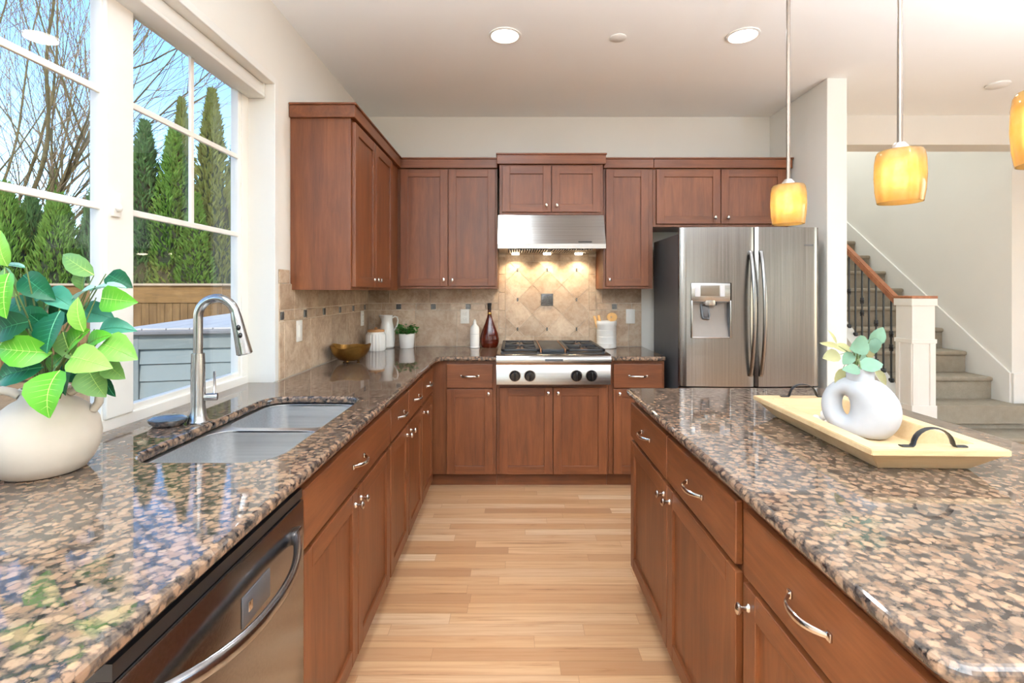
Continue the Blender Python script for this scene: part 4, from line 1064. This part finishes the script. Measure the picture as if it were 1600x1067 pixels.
for k in range(11): m.prism([(.0, .02+.115*k), (.018, .02+.115*k), (.018, .13+.115*k), (.012, .13+.115*k)], 'x', .075, TW-.02)
m.build('siding', TUBG, tub, 0)
m = MB(); m.box(-.006, .08, -.012, .06, 0, TH-.03, .003); m.box(0, TW, -.010, .03, TH-.13, TH-.03, .003); m.build('corner_board', plain('grey_board', lin(122, 130, 128), .6), tub, 0)
m = MB(); m.box(-.04, TW, -.05, TD+.03, TH-.032, TH, .008); m.build('lid_edge', plain('grey_edge', lin(112, 112, 114), .6), tub, 0)
m = MB()
for k in range(8): m.box(-.03+k*.141, -.03+k*.141+.137, -.035, TD+.02, TH-.002, TH+.012, .003, 1)
m.build('lid_board', TUBT, tub, 0)

def conifer_meshes(seed, H, R0, n=5200, mats=None, sharp=1.0):
    R = random.Random(seed); m = MB()
    ph = [R.uniform(0, 6.3) for _ in range(6)]
    rad = lambda t: R0*(min(1, t/.10)**.5)*(1-t)**.72*sharp if t > 0 else 0
    for i in range(n):
        t = R.random()**1.25*.985+.005; a = R.uniform(0, 2*PI)
        lump = 1+.13*math.sin(5*a+ph[0]+t*14)+.10*math.sin(9*a-ph[1]+t*31)+.06*math.sin(t*60+ph[2]+3*a)
        r = rad(t)*lump*R.uniform(.80, 1.06)+.02
        c = Vector((r*math.cos(a), r*math.sin(a), t*H))
        out = Vector((math.cos(a), math.sin(a), 0)); tn = Vector((-math.sin(a), math.cos(a), 0))
        d = (out*R.uniform(.2, .9)+Vector((0, 0, R.uniform(.5, 1.2)))+tn*R.uniform(-.5, .5)).normalized()
        s = (tn*R.uniform(.5, 1)+out*R.uniform(-.5, .5)).normalized(); L = R.uniform(.09, .20); w_ = L*R.uniform(.28, .42)
        b = c-d*L*.4; u = d.cross(s)*L*.10
        m.add([b, b+d*L*.45+s*w_*.5+u, b+d*L, b+d*L*.45-s*w_*.5+u, b+d*L*.5-u*.5], [(0, 1, 4), (1, 2, 4), (2, 3, 4), (3, 0, 4)])
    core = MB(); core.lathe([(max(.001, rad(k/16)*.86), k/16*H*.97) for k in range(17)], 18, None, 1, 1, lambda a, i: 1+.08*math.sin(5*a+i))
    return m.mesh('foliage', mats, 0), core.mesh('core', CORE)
VAR = [conifer_meshes(1, 5.0, .62, mats=[CONIF[0]]), conifer_meshes(2, 5.0, .68, mats=[CONIF[1]]), conifer_meshes(3, 5.0, .64, mats=[CONIF[2]]),
       conifer_meshes(4, 3.0, 1.0, 5200, [CONIF[0]], 1.0), conifer_meshes(5, 3.0, 1.05, 5200, [CONIF[1]], 1.0)]
def conifer(v, label, px, Y, ytop, wpx, grp, nm='arborvitae'):
    s = FPX/Y; x = (px-802)/s; top = EYE+(455-ytop)/s; Hm = 5.0 if v < 3 else 3.0; R0 = (.62, .68, .64, 1.0, 1.05)[v]
    t = thing(nm, label, 'tree' if v < 3 else 'shrub', (x, Y, GZ), px*.7, grp)
    kx = wpx/s/2/R0; t.scale = (kx, kx, (top-GZ)/Hm)
    for me, n_ in zip(VAR[v], ('foliage', 'inner_branches')):
        o = bpy.data.objects.new(n_, me); COL.objects.link(o); o.parent = t
    return t
conifer(1, 'dark narrow conifer seen just right of the window post', 226, 10.6, 186, 96, 'tall conifers behind the fence')
conifer(0, 'green conifer in the middle of the right pane, half behind its neighbour', 272, 10.6, 196, 96, 'tall conifers behind the fence')
conifer(2, 'olive slim conifer peaking between the two right-pane muntins', 284, 12.0, 152, 70, 'tall conifers behind the fence')
conifer(2, 'tallest olive-brown conifer at the far right of the window', 331, 10.8, 138, 92, 'tall conifers behind the fence')
conifer(1, 'dark conifer at the right window frame behind the tallest one', 372, 11.6, 205, 80, 'tall conifers behind the fence')
conifer(0, 'low green conifer in front of the tallest one', 306, 10.2, 300, 80, 'tall conifers behind the fence')
SH = 'bushy conifers in the left pane'
conifer(3, 'bright green bushy conifer at the left edge of the window', 8, 10.2, 285, 120, SH, 'conifer_shrub')
conifer(3, 'broad bright green conifer bush behind the vase branches', 92, 10.4, 302, 120, SH, 'conifer_shrub')
conifer(4, 'dark conifer bush beside the window post', 152, 10.8, 280, 96, SH, 'conifer_shrub')
conifer(4, 'dark conifer bush in the gap between two brighter bushes', 48, 11.2, 305, 110, SH, 'conifer_shrub')
conifer(4, 'dark conifer bush hidden beyond the left window edge', -70, 10.8, 270, 130, SH, 'conifer_shrub')
conifer(0, 'distant small conifer peeking over the bushes', 82, 16, 262, 40, SH, 'conifer_shrub')

def bare_tree(label, loc, seed, limbs, spread, Ht):
    R = random.Random(seed); t = thing('bare_tree', label, 'tree', loc)
    m = MB(); tw = MB(); cnt = [0]
    def grow(p, d, L, r, lev):
        n = max(4, int(L/.45)); pts = [p]; rs = [r]; q = p.copy(); dd = d.copy()
        for i in range(n):
            dd = (dd+Vector((R.uniform(-1, 1), R.uniform(-1, 1), R.uniform(-.7, 1.0)))*.10+Vector((0, 0, .035 if lev < 2 else .02))).normalized()
            q = q+dd*(L/n); pts.append(q.copy()); rs.append(max(.006, r*(1-.78*(i+1)/n)))
            if lev < 3 and i >= (2 if lev == 0 else 1):
                k = 1 if R.random() < (.75, .55, .35)[lev] else 0
                if lev == 1 and R.random() < .35: k += 1
                for _ in range(k):
                    if cnt[0] > 1100: break
                    cnt[0] += 1
                    sd = Vector((R.uniform(-1, 1), R.uniform(-1, 1), R.uniform(-.3, .8))).normalized()
                    nd = (dd*1.0+sd*.75).normalized()
                    grow(q.copy(), nd, L*R.uniform(.34, .55) if lev < 2 else L*R.uniform(.35, .6), rs[-1]*.62, lev+1)
        (m if lev < 2 else tw).tube(pts, rs, 6 if lev < 2 else 4, caps=False)
    for a, tilt, L, r in limbs:
        d = Vector((math.cos(a)*math.sin(tilt), math.sin(a)*math.sin(tilt), math.cos(tilt)))
        grow(Vector((R.uniform(-.15, .15), R.uniform(-.15, .15), .0)), d, L, r, 0)
    m.build('limb', BARK, t, 60); tw.build('twig', TWIG, t, 60)
    return t
R = random.Random(5)
L1 = [(R.uniform(-.9, .6), math.radians(R.uniform(6, 46)), R.uniform(10.5, 13), R.uniform(.04, .08)) for _ in range(15)]
bare_tree('bare mossy multi-stem tree fanning across the left pane above the bushes', (-14.2, 12.2, GZ), 21, L1, 1, 7)
L2 = [(R.uniform(-1.2, .5), math.radians(R.uniform(3, 24)), R.uniform(11, 14), R.uniform(.05, .08)) for _ in range(4)]
bare_tree('bare thinner multi-stem tree farther back beyond the conifers', (-17.5, 18, GZ), 33, L2, 1, 7)
